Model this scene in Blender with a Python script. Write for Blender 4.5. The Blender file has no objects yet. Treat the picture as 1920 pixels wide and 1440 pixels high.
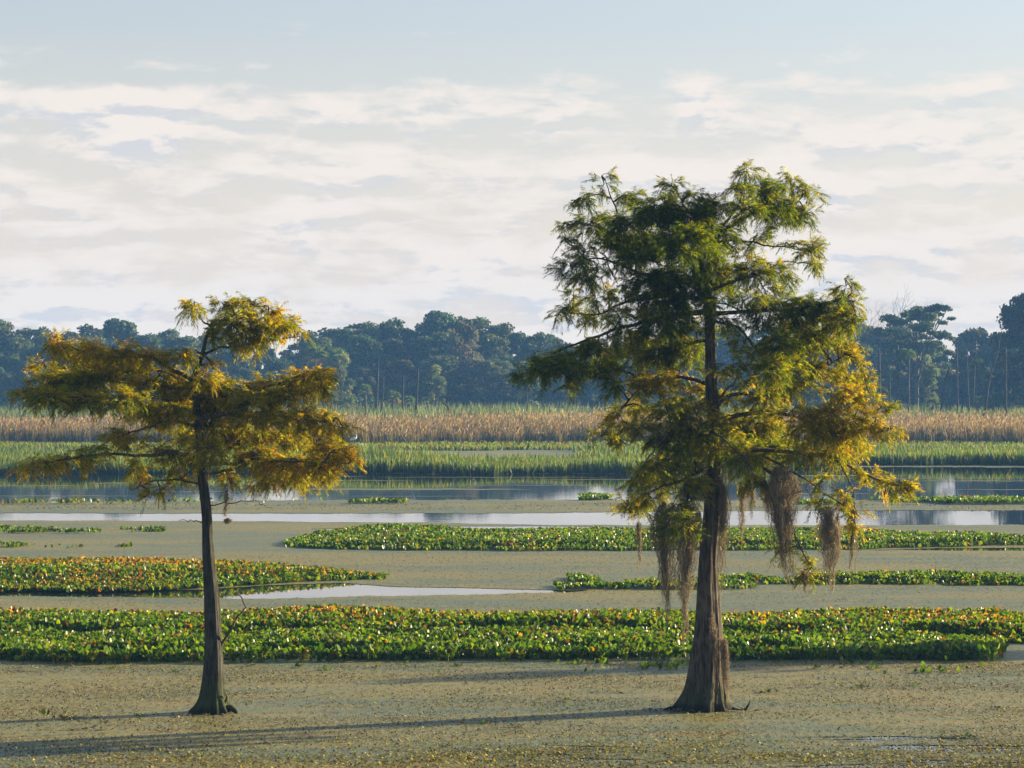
import bpy, math, random
import numpy as np
from mathutils import Vector

# ------------------------------------------------------------------ camera, sky, sun, exposure
SC = bpy.context.scene
COL = SC.collection
FPX, CAM_H, HOR = 5444.0, 5.4, 712.0          # focal length in photo pixels, eye height, horizon row
SUN_EL, SUN_AZ = math.radians(14.5), math.radians(67.5)   # azimuth measured from +Y towards +X

cam_d = bpy.data.cameras.new('camera')
cam = bpy.data.objects.new('camera', cam_d); COL.objects.link(cam)
cam_d.sensor_width = 36.0
cam_d.lens = 36.0 * FPX / 1920.0
cam_d.clip_start, cam_d.clip_end = 0.5, 6000.0
cam_d.shift_y = (HOR - 720.0) / 1920.0
cam.location = (0, 0, CAM_H)
cam.rotation_euler = (math.radians(90), 0, 0)
SC.camera = cam

class NT:
    """small helper to write node trees"""
    def __init__(s, tree):
        s.t = tree; s.t.nodes.clear()
    def n(s, kind, **kw):
        nd = s.t.nodes.new(kind)
        ins = kw.pop('ins', {})
        for k, v in kw.items(): setattr(nd, k, v)
        for k, v in ins.items(): s.set(nd, k, v)
        return nd
    def set(s, nd, k, v):
        sock = nd.inputs[k]
        if isinstance(v, bpy.types.NodeSocket): s.t.links.new(v, sock)
        elif isinstance(v, bpy.types.Node): s.t.links.new(v.outputs[0], sock)
        else: sock.default_value = v
    def m(s, op, a, b=None, c=None, clamp=False):
        nd = s.n('ShaderNodeMath', operation=op, use_clamp=clamp)
        for i, v in enumerate((a, b, c)):
            if v is not None: s.set(nd, i, v)
        return nd.outputs[0]
    def mix(s, f, a, b, blend='MIX'):
        nd = s.n('ShaderNodeMix', data_type='RGBA', blend_type=blend)
        s.set(nd, 0, f); s.set(nd, 6, a); s.set(nd, 7, b)
        return nd.outputs[2]
    def ramp(s, f, stops):
        nd = s.n('ShaderNodeValToRGB'); s.set(nd, 0, f)
        e = nd.color_ramp.elements
        while len(e) < len(stops): e.new(0.5)
        for el, (p, c) in zip(e, stops):
            el.position = p
            el.color = (c, c, c, 1) if isinstance(c, (int, float)) else (*c, 1)
        return nd.outputs[0]
    def sstep(s, v, a, b):
        nd = s.n('ShaderNodeMapRange', interpolation_type='SMOOTHSTEP')
        s.set(nd, 0, v); s.set(nd, 1, a); s.set(nd, 2, b)
        return nd.outputs[0]

world = bpy.data.worlds.new('World'); SC.world = world; world.use_nodes = True
w = NT(world.node_tree)
sky = w.n('ShaderNodeTexSky', sky_type='NISHITA', sun_disc=False)
sky.sun_elevation, sky.sun_rotation = SUN_EL, SUN_AZ
sky.air_density, sky.dust_density, sky.ozone_density = 1.0, 2.0, 1.5
tc = w.n('ShaderNodeTexCoord')
sep = w.n('ShaderNodeSeparateXYZ', ins={0: tc.outputs['Generated']})
az = w.m('ARCTAN2', sep.outputs[0], sep.outputs[1])
el = w.m('ARCSINE', sep.outputs[2])
def cloud_noise(del_, sx, sy, scale, detail, rough, off):
    v = w.n('ShaderNodeCombineXYZ', ins={0: w.m('MULTIPLY', az, sx), 1: w.m('MULTIPLY', w.m('ADD', el, del_), sy), 2: off})
    nn = w.n('ShaderNodeTexNoise', noise_dimensions='3D', ins={'Vector': v.outputs[0], 'Scale': scale, 'Detail': detail, 'Roughness': rough, 'Distortion': 0.25})
    return nn.outputs[0]
cov = w.ramp(w.m('MULTIPLY', el, 1 / 0.40, clamp=True),     # cloud cover by elevation
             [(0.0, 0.60), (0.06, 0.57), (0.12, 0.56), (0.20, 0.56), (0.245, 0.51), (0.29, 0.39), (0.34, 0.33), (1.0, 0.36)])
def dens(del_):
    a = cloud_noise(del_, 34, 106, 1.0, 10.0, 0.60, 3.7)
    b = cloud_noise(del_, 5.5, 75, 1.0, 3.0, 0.5, 9.2)
    c = w.m('ADD', w.m('MULTIPLY', a, 0.60), w.m('MULTIPLY', b, 0.40))
    return w.m('ADD', c, w.m('SUBTRACT', cov, 1.0))
d0 = dens(0.0); d1 = dens(0.0052)
mask = w.sstep(d0, -0.045, 0.12)
under = w.sstep(w.m('SUBTRACT', d1, d0), 0.0, 0.085)      # more cloud above than here: a grey underside
cloud_c = w.mix(under, (6.3, 5.75, 5.3, 1), (4.55, 4.65, 4.92, 1))
hz = w.ramp(w.m('MULTIPLY', el, 1 / 0.40, clamp=True), [(0.0, 0.92), (0.10, 0.82), (0.20, 0.62), (0.30, 0.34), (0.45, 0.15), (1.0, 0.05)])
sky_c = w.mix(hz, w.mix(1.0, sky.outputs[0], (1.08, 1.17, 1.33, 1), 'MULTIPLY'), (6.15, 5.45, 4.95, 1))
col = w.mix(w.m('MULTIPLY', mask, 0.92), sky_c, cloud_c)
bg = w.n('ShaderNodeBackground', ins={'Color': col, 'Strength': 0.05})
w.n('ShaderNodeOutputWorld', ins={0: bg.outputs[0]})

sun_d = bpy.data.lights.new('sun', 'SUN')
sun_d.energy, sun_d.angle, sun_d.color = 5.0, math.radians(0.53), (1.0, 0.82, 0.54)
sun = bpy.data.objects.new('sun', sun_d); COL.objects.link(sun)
SUN_DIR = Vector((math.sin(SUN_AZ) * math.cos(SUN_EL), math.cos(SUN_AZ) * math.cos(SUN_EL), math.sin(SUN_EL)))
sun.rotation_euler = SUN_DIR.to_track_quat('Z', 'Y').to_euler()
sun.location = SUN_DIR * 60

SC.view_settings.view_transform = 'Standard'
SC.view_settings.look = 'None'
SC.view_settings.exposure = 1.6
SC.view_settings.gamma = 1.0
SC.render.engine = 'CYCLES'
SC.cycles.use_denoising = True
SC.cycles.max_bounces = 10
SC.cycles.transparent_max_bounces = 8
SC.cycles.volume_bounces = 1
SC.cycles.caustics_reflective = False
SC.cycles.caustics_refractive = False

# ------------------------------------------------------------------ helpers
R = np.random.default_rng(7)
def depth(py): return CAM_H * FPX / (py - HOR)                # water distance seen at photo row py
def at(px, py, Y): return np.array([(px - 960) * Y / FPX, Y, CAM_H - (py - HOR) * Y / FPX])
def lerp(a, b, t): return a + (b - a) * t
def unit(v): return v / (np.linalg.norm(v, axis=-1, keepdims=True) + 1e-9)

def tag(o, label=None, category=None, group=None, kind=None):
    for k, v in (('label', label), ('category', category), ('group', group), ('kind', kind)):
        if v: o[k] = v
    return o
def empty(name, loc=(0, 0, 0), rz=0.0, scale=1.0):
    o = bpy.data.objects.new(name, None); COL.objects.link(o)
    o.location = loc; o.rotation_euler = (0, 0, rz)
    o.scale = (scale,) * 3 if isinstance(scale, (int, float)) else scale
    o.empty_display_size = 0.2
    return o
def make_mesh(name, V, polys, mat, col=None, smooth=False):
    me = bpy.data.meshes.new(name)
    V = np.ascontiguousarray(V, np.float32)
    polys = [np.ascontiguousarray(p, np.int32) for p in polys if len(p)]
    loops = np.concatenate([p.ravel() for p in polys])
    sizes = np.concatenate([np.full(len(p), p.shape[1], np.int32) for p in polys])
    starts = np.concatenate([[0], np.cumsum(sizes)[:-1]]).astype(np.int32)
    me.vertices.add(len(V)); me.vertices.foreach_set('co', V.ravel())
    me.loops.add(len(loops)); me.loops.foreach_set('vertex_index', loops)
    me.polygons.add(len(sizes)); me.polygons.foreach_set('loop_start', starts)
    if smooth: me.polygons.foreach_set('use_smooth', np.ones(len(sizes), bool))
    me.update(calc_edges=True)
    if col is not None:
        a = me.color_attributes.new('Col', 'FLOAT_COLOR', 'POINT')
        c = np.ones((len(V), 4), np.float32); c[:, :3] = col
        a.data.foreach_set('color', c.ravel())
    if mat: me.materials.append(mat)
    return me
def add(name, me, parent=None, loc=None):
    o = bpy.data.objects.new(name, me); COL.objects.link(o)
    if parent: o.parent = parent
    if loc is not None: o.location = loc
    return o

class Acc:
    """collects batches of little faces"""
    def __init__(s): s.V, s.C, s.P, s.n = [], [], {}, 0
    def put(s, V, polys, C):
        V = np.asarray(V).reshape(-1, 3)
        for p in polys:
            p = np.asarray(p)
            if len(p): s.P.setdefault(p.shape[1], []).append(p + s.n)
        s.V.append(V); s.C.append(np.broadcast_to(np.asarray(C), V.shape)); s.n += len(V)
    def mesh(s, name, mat, origin=(0, 0, 0), smooth=False):
        V = np.concatenate(s.V) - np.asarray(origin)
        return make_mesh(name, V, [np.concatenate(p) for p in s.P.values()], mat, np.concatenate(s.C), smooth)

def tubes(P, Rr, k=5):
    """batch of tubes: P (N,m,3), Rr (N,m)"""
    P = np.asarray(P, float); Rr = np.asarray(Rr, float)
    N, m, _ = P.shape
    T = np.gradient(P, axis=1) if m > 2 else np.repeat(P[:, 1:] - P[:, :1], 2, axis=1)
    T = unit(T)
    ref = np.where(np.abs(T[..., 2:3]) > 0.9, np.array([1., 0, 0]), np.array([0, 0, 1.]))
    U = unit(np.cross(T, ref)); Vv = np.cross(T, U)
    a = np.arange(k) * 2 * math.pi / k
    ring = U[:, :, None, :] * np.cos(a)[None, None, :, None] + Vv[:, :, None, :] * np.sin(a)[None, None, :, None]
    V = P[:, :, None, :] + ring * Rr[:, :, None, None]
    idx = np.arange(N * m * k).reshape(N, m, k)
    nx = np.roll(idx, -1, axis=2)
    q = np.stack([idx[:, :-1], nx[:, :-1], nx[:, 1:], idx[:, 1:]], -1).reshape(-1, 4)
    caps = np.concatenate([idx[:, 0, ::-1], idx[:, -1]]) if k > 4 else np.zeros((0, k), int)
    return V.reshape(-1, 3), ([q, caps] if len(caps) else [q])
def spline(pts, n):
    P = np.asarray(pts, float)
    if len(P) == 2: return P[0] + (P[1] - P[0]) * np.linspace(0, 1, n)[:, None]
    E = np.vstack([2 * P[0] - P[1], P, 2 * P[-1] - P[-2]])
    t = np.linspace(0, len(P) - 1 - 1e-6, n); i = t.astype(int); f = (t - i)[:, None]
    p0, p1, p2, p3 = E[i], E[i + 1], E[i + 2], E[i + 3]
    return 0.5 * (2 * p1 + (p2 - p0) * f + (2 * p0 - 5 * p1 + 4 * p2 - p3) * f ** 2 + (3 * p1 - p0 - 3 * p2 + p3) * f ** 3)
def wav(x, seed, base, octs=4, gain=0.55):
    r = np.random.default_rng(seed); y = 0 * np.asarray(x, float); a = 1.0; f = base
    for _ in range(octs):
        y = y + a * np.sin(x * f + r.uniform(0, 6.28)) * np.sin(x * f * 0.37 + r.uniform(0, 6.28)); a *= gain; f *= 2.17
    return y
def noise2(x, y, seed, s):
    r = np.random.default_rng(seed); v = 0 * x
    for k in range(7):
        a = r.uniform(0, 6.28); f = s * r.uniform(0.6, 2.2)
        v = v + np.sin((x * math.cos(a) + y * math.sin(a)) * f + r.uniform(0, 6.28))
    return v / 7 * 1.6
def blades(base, tip, wid, nrm_az, col_b, col_t, bend=0.0):
    """ribbon blades: quad below, triangle above"""
    base = np.asarray(base); N = len(base)
    s = np.stack([np.cos(nrm_az), np.sin(nrm_az), 0 * nrm_az], 1) * (wid[:, None] / 2)
    mid = base + (tip - base) * 0.58; mid[:, 2] += bend
    V = np.stack([base - s, base + s, mid + s * 0.9, mid - s * 0.9, tip], 1)
    i = np.arange(N)[:, None] * 5
    C = np.stack([col_b, col_b, (col_b + col_t) / 2, (col_b + col_t) / 2, col_t], 1)
    return V.reshape(-1, 3), [i + np.array([[0, 1, 2, 3]]), i + np.array([[3, 2, 4]])], C.reshape(-1, 3)
def diamonds(base, tip, side):
    N = len(base); mid = base * 0.55 + tip * 0.45
    V = np.stack([base, mid + side, tip, mid - side], 1)
    return V.reshape(-1, 3), [np.arange(N * 4).reshape(N, 4)]
def slivers(base, tip, side):
    N = len(base)
    V = np.stack([base, base * 0.55 + tip * 0.45 + side * 1.9, tip], 1)
    return V.reshape(-1, 3), [np.arange(N * 3).reshape(N, 3)]
def ribbons(S, wd, rg):
    """flat ribbons along polylines S (N,m,3)"""
    N, m, _ = S.shape
    side = unit(np.cross(unit(np.gradient(S, axis=1)), rg.normal(size=(N, 1, 3)))) * wd[None, :, None]
    V = np.stack([S - side, S + side], 2).reshape(-1, 3)
    i = (np.arange(N)[:, None] * m + np.arange(m - 1)[None]).ravel() * 2
    return V, [np.stack([i, i + 1, i + 3, i + 2], 1)]
def rand_unit(n, rg=R):
    return unit(rg.normal(size=(n, 3)))

# ------------------------------------------------------------------ materials
def leaf_mat(name, transl=0.4, rough=0.45, spec=0.4, tint=(1.25, 1.15, 0.7)):
    m = bpy.data.materials.new(name); m.use_nodes = True
    t = NT(m.node_tree)
    a = t.n('ShaderNodeAttribute', attribute_name='Col')
    p = t.n('ShaderNodeBsdfPrincipled', ins={'Base Color': a.outputs[0], 'Roughness': rough, 'Specular IOR Level': spec})
    tr = t.n('ShaderNodeBsdfTranslucent', ins={'Color': t.mix(1.0, a.outputs[0], (*tint, 1), 'MULTIPLY')})
    mx = t.n('ShaderNodeMixShader', ins={0: transl, 1: p.outputs[0], 2: tr.outputs[0]})
    t.n('ShaderNodeOutputMaterial', ins={0: mx.outputs[0]})
    return m
M_cyp = leaf_mat('cypress_leaf', 0.56, 0.55, 0.10, (1.8, 1.75, 0.35))
M_hya = leaf_mat('hyacinth_leaf', 0.44, 0.36, 0.22, (1.75, 1.7, 0.25))
M_reed = leaf_mat('reed_blade', 0.42, 0.5, 0.15, (1.35, 1.25, 0.55))
M_far = leaf_mat('far_foliage', 0.3, 0.6, 0.12, (1.3, 1.3, 0.6))
M_moss = leaf_mat('moss_strand', 0.35, 0.8, 0.1, (1.1, 1.0, 0.85))
M_float = leaf_mat('floating_leaf', 0.2, 0.5, 0.35, (1.1, 1.05, 0.6))

def bark_mat(name, c1, c2, moss=0.0, scale=1.0):
    m = bpy.data.materials.new(name); m.use_nodes = True
    t = NT(m.node_tree)
    tcx = t.n('ShaderNodeTexCoord')
    mp = t.n('ShaderNodeMapping', ins={0: tcx.outputs['Object'], 3: (26 * scale, 26 * scale, 3.0 * scale)})
    n1 = t.n('ShaderNodeTexNoise', ins={'Vector': mp.outputs[0], 'Scale': 1.0, 'Detail': 6, 'Roughness': 0.65})
    n2 = t.n('ShaderNodeTexNoise', ins={'Vector': tcx.outputs['Object'], 'Scale': 3.0 * scale, 'Detail': 4, 'Roughness': 0.6})
    c = t.mix(t.sstep(n1.outputs[0], 0.36, 0.66), (*c1, 1), (*c2, 1))
    c = t.mix(t.sstep(n2.outputs[0], 0.5, 0.68), c, (c2[0] * 0.9, c2[1] * 1.05, c2[2] * 1.1, 1))
    if moss:
        sp = t.n('ShaderNodeSeparateXYZ', ins={0: tcx.outputs['Object']})
        f = t.m('MULTIPLY', t.sstep(t.m('ADD', sp.outputs[2], t.m('MULTIPLY', n2.outputs[0], 0.6)), 1.05, 0.35), moss)
        c = t.mix(f, c, (0.045, 0.06, 0.015, 1))
        wet = t.sstep(t.m('ADD', sp.outputs[2], t.m('MULTIPLY', n1.outputs[0], -0.12)), 0.10, 0.0)     # stained waterline
        c = t.mix(t.m('MULTIPLY', wet, 0.8), c, (0.012, 0.012, 0.008, 1))
    b = t.n('ShaderNodeBump', ins={'Strength': 0.9, 'Distance': 0.03 / scale, 'Height': n1.outputs[0]})
    p = t.n('ShaderNodeBsdfPrincipled', ins={'Base Color': c, 'Roughness': 0.9, 'Specular IOR Level': 0.15, 'Normal': b.outputs[0]})
    t.n('ShaderNodeOutputMaterial', ins={0: p.outputs[0]})
    return m
M_bark = bark_mat('cypress_bark', (0.032, 0.025, 0.018), (0.14, 0.108, 0.076), 0.5)
M_barkmoss = bark_mat('cypress_bark_mossy', (0.022, 0.020, 0.014), (0.075, 0.07, 0.048), 0.9)
M_twig = bark_mat('twig_bark', (0.05, 0.036, 0.026), (0.14, 0.10, 0.07))
M_snag = bark_mat('dead_wood', (0.02, 0.018, 0.016), (0.075, 0.065, 0.055), 0.0, 0.25)
M_fartrunk = bark_mat('far_bark', (0.05, 0.045, 0.04), (0.14, 0.12, 0.10), 0.0, 0.25)

def plain(name, color, rough=0.8, spec=0.2):
    m = bpy.data.materials.new(name); m.use_nodes = True
    t = NT(m.node_tree)
    nn = t.n('ShaderNodeTexNoise', ins={'Scale': 8.0, 'Detail': 4})
    c = t.mix(nn.outputs[0], (*[x * 0.8 for x in color], 1), (*[min(1, x * 1.15) for x in color], 1))
    p = t.n('ShaderNodeBsdfPrincipled', ins={'Base Color': c, 'Roughness': rough, 'Specular IOR Level': spec})
    t.n('ShaderNodeOutputMaterial', ins={0: p.outputs[0]})
    return m

# water: dark, almost mirror-like at this grazing view, with faint long ripples
M_water = bpy.data.materials.new('water'); M_water.use_nodes = True
t = NT(M_water.node_tree)
tcx = t.n('ShaderNodeTexCoord')
mp = t.n('ShaderNodeMapping', ins={0: tcx.outputs['Object'], 3: (0.5, 2.2, 1)})
n1 = t.n('ShaderNodeTexNoise', ins={'Vector': mp.outputs[0], 'Scale': 1.0, 'Detail': 3, 'Roughness': 0.5})
b = t.n('ShaderNodeBump', ins={'Strength': 0.02, 'Distance': 0.05, 'Height': n1.outputs[0]})
p = t.n('ShaderNodeBsdfPrincipled', ins={'Base Color': (0.012, 0.018, 0.016, 1), 'Roughness': 0.03, 'IOR': 1.333, 'Specular IOR Level': 0.5, 'Normal': b.outputs[0]})
t.n('ShaderNodeOutputMaterial', ins={0: p.outputs[0]})

# duckweed: olive to grey-green film with brown flecks; small tears let the water show
M_duck = bpy.data.materials.new('duckweed'); M_duck.use_nodes = True
t = NT(M_duck.node_tree)
tcx = t.n('ShaderNodeTexCoord'); O = tcx.outputs['Object']
sp = t.n('ShaderNodeSeparateXYZ', ins={0: O})
def nz(scale, map_, detail=4, rough=0.55):
    mp = t.n('ShaderNodeMapping', ins={0: O, 3: map_})
    return t.n('ShaderNodeTexNoise', ins={'Vector': mp.outputs[0], 'Scale': scale, 'Detail': detail, 'Roughness': rough}).outputs[0]
big = nz(0.16, (0.5, 1.4, 1), 5, 0.6); mid = nz(1.1, (0.45, 1.2, 1), 5, 0.65); fine = nz(13.0, (0.8, 0.22, 1), 4, 0.7); vfine = nz(34.0, (1, 0.2, 1), 2, 0.6)
c = t.mix(t.sstep(big, 0.42, 0.58), (0.210, 0.188, 0.056, 1), (0.125, 0.155, 0.082, 1))
c = t.mix(t.m('MULTIPLY', t.sstep(mid, 0.46, 0.66), 0.7), c, (0.25, 0.190, 0.055, 1))
c = t.mix(t.m('MULTIPLY', t.sstep(fine, 0.50, 0.66), 0.8), c, (0.06, 0.05, 0.022, 1))
c = t.mix(t.m('MULTIPLY', t.sstep(vfine, 0.58, 0.72), 0.5), c, (0.32, 0.25, 0.10, 1))
hgt = t.m('ADD', t.m('MULTIPLY', fine, 0.6), t.m('MULTIPLY', vfine, 0.4))
b = t.n('ShaderNodeBump', ins={'Strength': 0.8, 'Distance': 0.02, 'Height': hgt})
p = t.n('ShaderNodeBsdfPrincipled', ins={'Base Color': c, 'Roughness': 0.55, 'Specular IOR Level': 0.22, 'Normal': b.outputs[0]})
near = t.m('MULTIPLY', t.sstep(sp.outputs[1], 45.5, 42.5), t.sstep(sp.outputs[0], -2.5, 1.5))                              # torn mats at the near end
tear = t.m('ADD', nz(0.55, (0.5, 2.6, 1), 6, 0.66), t.m('MULTIPLY', near, t.m('MULTIPLY', t.sstep(nz(0.3, (0.6, 1.5, 1), 2, 0.5), 0.38, 0.62), 0.21)))
gap = t.sstep(tear, 0.695, 0.72)
tp = t.n('ShaderNodeBsdfTransparent')
mx = t.n('ShaderNodeMixShader', ins={0: gap, 1: p.outputs[0], 2: tp.outputs[0]})
t.n('ShaderNodeOutputMaterial', ins={0: mx.outputs[0]})

M_land = bpy.data.materials.new('marsh_soil'); M_land.use_nodes = True
t = NT(M_land.node_tree)
n1 = t.n('ShaderNodeTexNoise', ins={'Vector': t.n('ShaderNodeTexCoord').outputs['Object'], 'Scale': 0.4, 'Detail': 6})
c = t.mix(t.sstep(n1.outputs[0], 0.35, 0.65), (0.05, 0.05, 0.02, 1), (0.11, 0.12, 0.045, 1))
p = t.n('ShaderNodeBsdfPrincipled', ins={'Base Color': c, 'Roughness': 0.95, 'Specular IOR Level': 0.1})
t.n('ShaderNodeOutputMaterial', ins={0: p.outputs[0]})

# ------------------------------------------------------------------ water, land, duckweed mats
def sheet(name, x0, x1, y0, y1, z, mat):
    return add(name, make_mesh(name, [(x0, y0, z), (x1, y0, z), (x1, y1, z), (x0, y1, z)], [np.array([[0, 1, 2, 3]])], mat))
tag(sheet('water', -420, 420, -80, 520, 0.0, M_water), kind='structure')
tag(sheet('land', -420, 420, 240, 520, 0.05, M_land), kind='structure')

PXC = np.arange(-500, 2424, 3.0)
def curve(pairs, seed=None, amp=1.2):
    xs, ys = zip(*pairs)
    y = np.interp(PXC, xs, ys)
    if seed is not None: y = y + amp * 0.8 * wav(PXC, seed, 0.03, 6, 0.7)
    return y
def mat_strip(name, lo, hi, z=0.008, rows=6):
    """floating mat between two wavering shorelines"""
    hi = np.minimum(hi, lo - 0.05)
    d0, d1 = depth(lo), depth(hi)
    V = []
    for k in range(rows + 1):
        d = d0 + (d1 - d0) * k / rows
        V.append(np.stack([(PXC - 960) * d / FPX, d, np.full_like(d, z)], 1))
    n = len(PXC); V = np.concatenate(V)
    i = (np.arange(rows)[:, None] * n + np.arange(n - 1)[None, :]).ravel()
    return make_mesh(name, V, [np.stack([i, i + 1, i + 1 + n, i + n], 1)], M_duck)
NEARLO = curve([(0, 1960), (1, 1960)])
W1lo = curve([(-500, 1117), (0, 1118), (380, 1122), (520, 1123), (700, 1118), (900, 1115), (1060, 1111), (1110, 1107), (2400, 1107)], 1, 0.8)
W1hi = curve([(-500, 1108), (380, 1106), (500, 1098), (640, 1093), (735, 1100), (900, 1103), (1060, 1107.2), (1112, 1107), (2400, 1107)], 2, 0.4)
W1hi = np.minimum(W1hi, W1lo)
W1hi = np.where(PXC > 1116, W1lo, W1hi)
WRlo = curve([(-500, 1035), (1620, 1033), (1690, 1031.5), (1800, 1033), (2400, 1034)], 31, 0.3)
WRhi = np.where(PXC > 1640, np.minimum(curve([(0, 1027), (1640, 1032), (1760, 1028), (2400, 1026)], 32, 0.4), WRlo), WRlo)
W2b = curve([(-500, 993), (2400, 993)], 3, 0.5)
W2bh = np.where((PXC > 585) & (PXC < 1190), np.minimum(curve([(585, 992), (700, 988.5), (900, 986.5), (1100, 987), (1190, 992)], 4, 0.3), W2b), W2b)
W2lo = curve([(-500, 975), (0, 976), (400, 977), (600, 979), (800, 980), (1000, 984), (1180, 985.2), (1400, 985), (2400, 984)], 5, 0.6)
W2hi = curve([(-500, 962), (0, 962), (400, 963), (1000, 962), (1300, 959), (1500, 957), (2400, 957)], 6, 0.6)
W3lo = curve([(-500, 944), (0, 943), (300, 940), (600, 938), (1100, 937), (1300, 937), (1500, 939), (2400, 939)], 7, 1.0)
W3hi = curve([(-500, 889), (0, 888), (300, 887), (480, 886), (700, 888), (900, 889), (1150, 888), (1300, 884), (1400, 877), (1700, 876), (2400, 877)], 8, 0.6)
FARLO = curve([(-500, 835), (2400, 835)])
W2bh = np.maximum(W2bh, W2lo + 0.3)
mats = [('near', NEARLO, W1lo, 14, 'olive brown duckweed film in the foreground around both cypress trunks'),
        ('mid', W1hi, WRlo, 8, 'grey green duckweed film between the two bright water slits and the green plant beds'),
        ('upper', WRhi, W2b, 6, 'duckweed film under and around the long green plant bed in midwater'),
        ('thread', W2bh, W2lo, 3, 'narrow duckweed ribbon just behind the long green plant bed'),
        ('back', W2hi, W3lo, 5, 'tan duckweed strip between the bright channel and the dark open water'),
        ('shore', W3hi, FARLO, 6, 'duckweed film along the foot of the green reeds')]
for k, lo, hi, rows, lab in mats:
    tag(add('duckweed_mat', mat_strip('duckweed_mat', lo, hi, 0.008, rows)), lab, 'duckweed', kind='stuff')
# drifting slivers of film on the dark open water
acc = Acc()
rs = np.random.default_rng(11)
sl = [(460, 1000, 917.5, 2.6), (-40, 170, 911, 1.0), (150, 300, 906, 1.2), (560, 780, 901, .9), (830, 1180, 910, .8), (-60, 260, 930, 1.0), (1380, 1700, 892, 1.4), (1690, 1990, 902, 1.0), (1420, 1640, 926, 1.2), (1780, 2000, 918, .9), (480, 690, 893, .9), (300, 480, 922, 1.2), (1000, 1240, 899, .8), (640, 900, 930.5, .7), (700, 1150, 895, .6), (1500, 1900, 897, .6)]
for x0, x1, y, h in sl:
    xs = np.linspace(x0, x1, 60); f = np.sin(np.linspace(0, math.pi, 60)) ** 0.6
    jit = wav(xs, int(x0) + 900, 0.05, 4, 0.7)
    for lo, hi in ((y + h * 0.5 * f + 0.3 * jit, y - h * 0.5 * f + 0.3 * jit),):
        a_, b_ = depth(lo), depth(hi)
        V = np.concatenate([np.stack([(xs - 960) * a_ / FPX, a_, 0 * a_ + 0.006], 1), np.stack([(xs - 960) * b_ / FPX, b_, 0 * b_ + 0.006], 1)])
        i = np.arange(59); acc.put(V, [np.stack([i, i + 1, i + 61, i + 60], 1)], (0.2, 0.2, 0.1))
tag(add('duckweed_slivers', acc.mesh('duckweed_slivers', M_duck)), 'thin drifting slivers of duckweed on the dark open water', 'duckweed', kind='stuff')

# tiny floating plants that give the film its grain
def speckle(name, n, px0, px1, py0, py1, size, pal, label, seed, keep=None, lift=0.8):
    rg = np.random.default_rng(seed)
    d0, d1 = depth(py1), depth(py0)
    d = rg.uniform(d0, d1, n); x = (rg.uniform(px0, px1, n) - 960) * d1 / FPX
    px = x * FPX / d + 960
    ok = (px > px0 - 60) & (px < px1 + 60)
    ok &= noise2(x, d * 2.2, seed, 0.9) + 0.5 * noise2(x, d * 2, seed + 1, 3.0) > rg.uniform(-0.9, 0.9, n)
    if keep is not None: ok &= keep(px, HOR + CAM_H * FPX / d)
    x, d = x[ok], d[ok]; n = len(x)
    s = rg.uniform(0.5, 1.0, n) * size
    a = rg.uniform(0, 6.28, n); tl = rg.uniform(0.0, 1.0, n) ** 1.5 * lift
    b0 = np.stack([x, d, np.full(n, 0.012)], 1)
    dirv = np.stack([np.cos(a) * np.cos(tl), np.sin(a) * np.cos(tl), np.sin(tl)], 1)
    side = np.stack([-np.sin(a), np.cos(a), rg.normal(0, .15, n)], 1) * (s * 0.38)[:, None]
    V, P = diamonds(b0, b0 + dirv * s[:, None], side)
    c = np.asarray(pal)[rg.integers(0, len(pal), n)] * rg.uniform(0.5, 1.4, (n, 1))
    A = Acc(); A.put(V, P, np.repeat(c, 4, 0))
    tag(add(name, A.mesh(name, M_float)), label, 'water plants', kind='stuff')
PAL = [(0.30, 0.24, 0.06), (0.12, 0.13, 0.03), (0.24, 0.12, 0.03), (0.34, 0.28, 0.10), (0.05, 0.04, 0.015), (0.17, 0.20, 0.06), (0.06, 0.055, 0.02)]
GOLD = [(0.38, 0.29, 0.02), (0.31, 0.27, 0.02), (0.24, 0.15, 0.02), (0.20, 0.23, 0.02), (0.42, 0.34, 0.05), (0.06, 0.05, 0.01)]
speckle('floating_fern', 150000, -80, 2000, 1242, 1520, 0.046, PAL, 'small brown and green floating plants sprinkled over the foreground film', 21)
speckle('golden_floating_fern', 110000, -80, 2000, 1372, 1520, 0.055, GOLD, 'golden floating ferns crowding the nearest water at the bottom edge', 22,
        keep=lambda px, py: np.random.default_rng(5).uniform(0, 1, len(px)) < np.clip((py - 1380) / 40, 0, 1) * np.clip(0.25 + (px - 100) / 900, 0.25, 1))
def off_water(px, py):
    return ~((py < np.interp(px, PXC, W1lo)) & (py > np.interp(px, PXC, W1hi)))
speckle('floating_specks', 50000, -80, 2000, 1040, 1150, 0.045, PAL, 'fine specks of floating plants on the midwater film', 23, keep=off_water)
speckle('distant_floating_specks', 9000, -80, 2000, 944, 957, 0.09, PAL, 'specks of floating plants on the tan duckweed strip by the dark water', 24)

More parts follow.
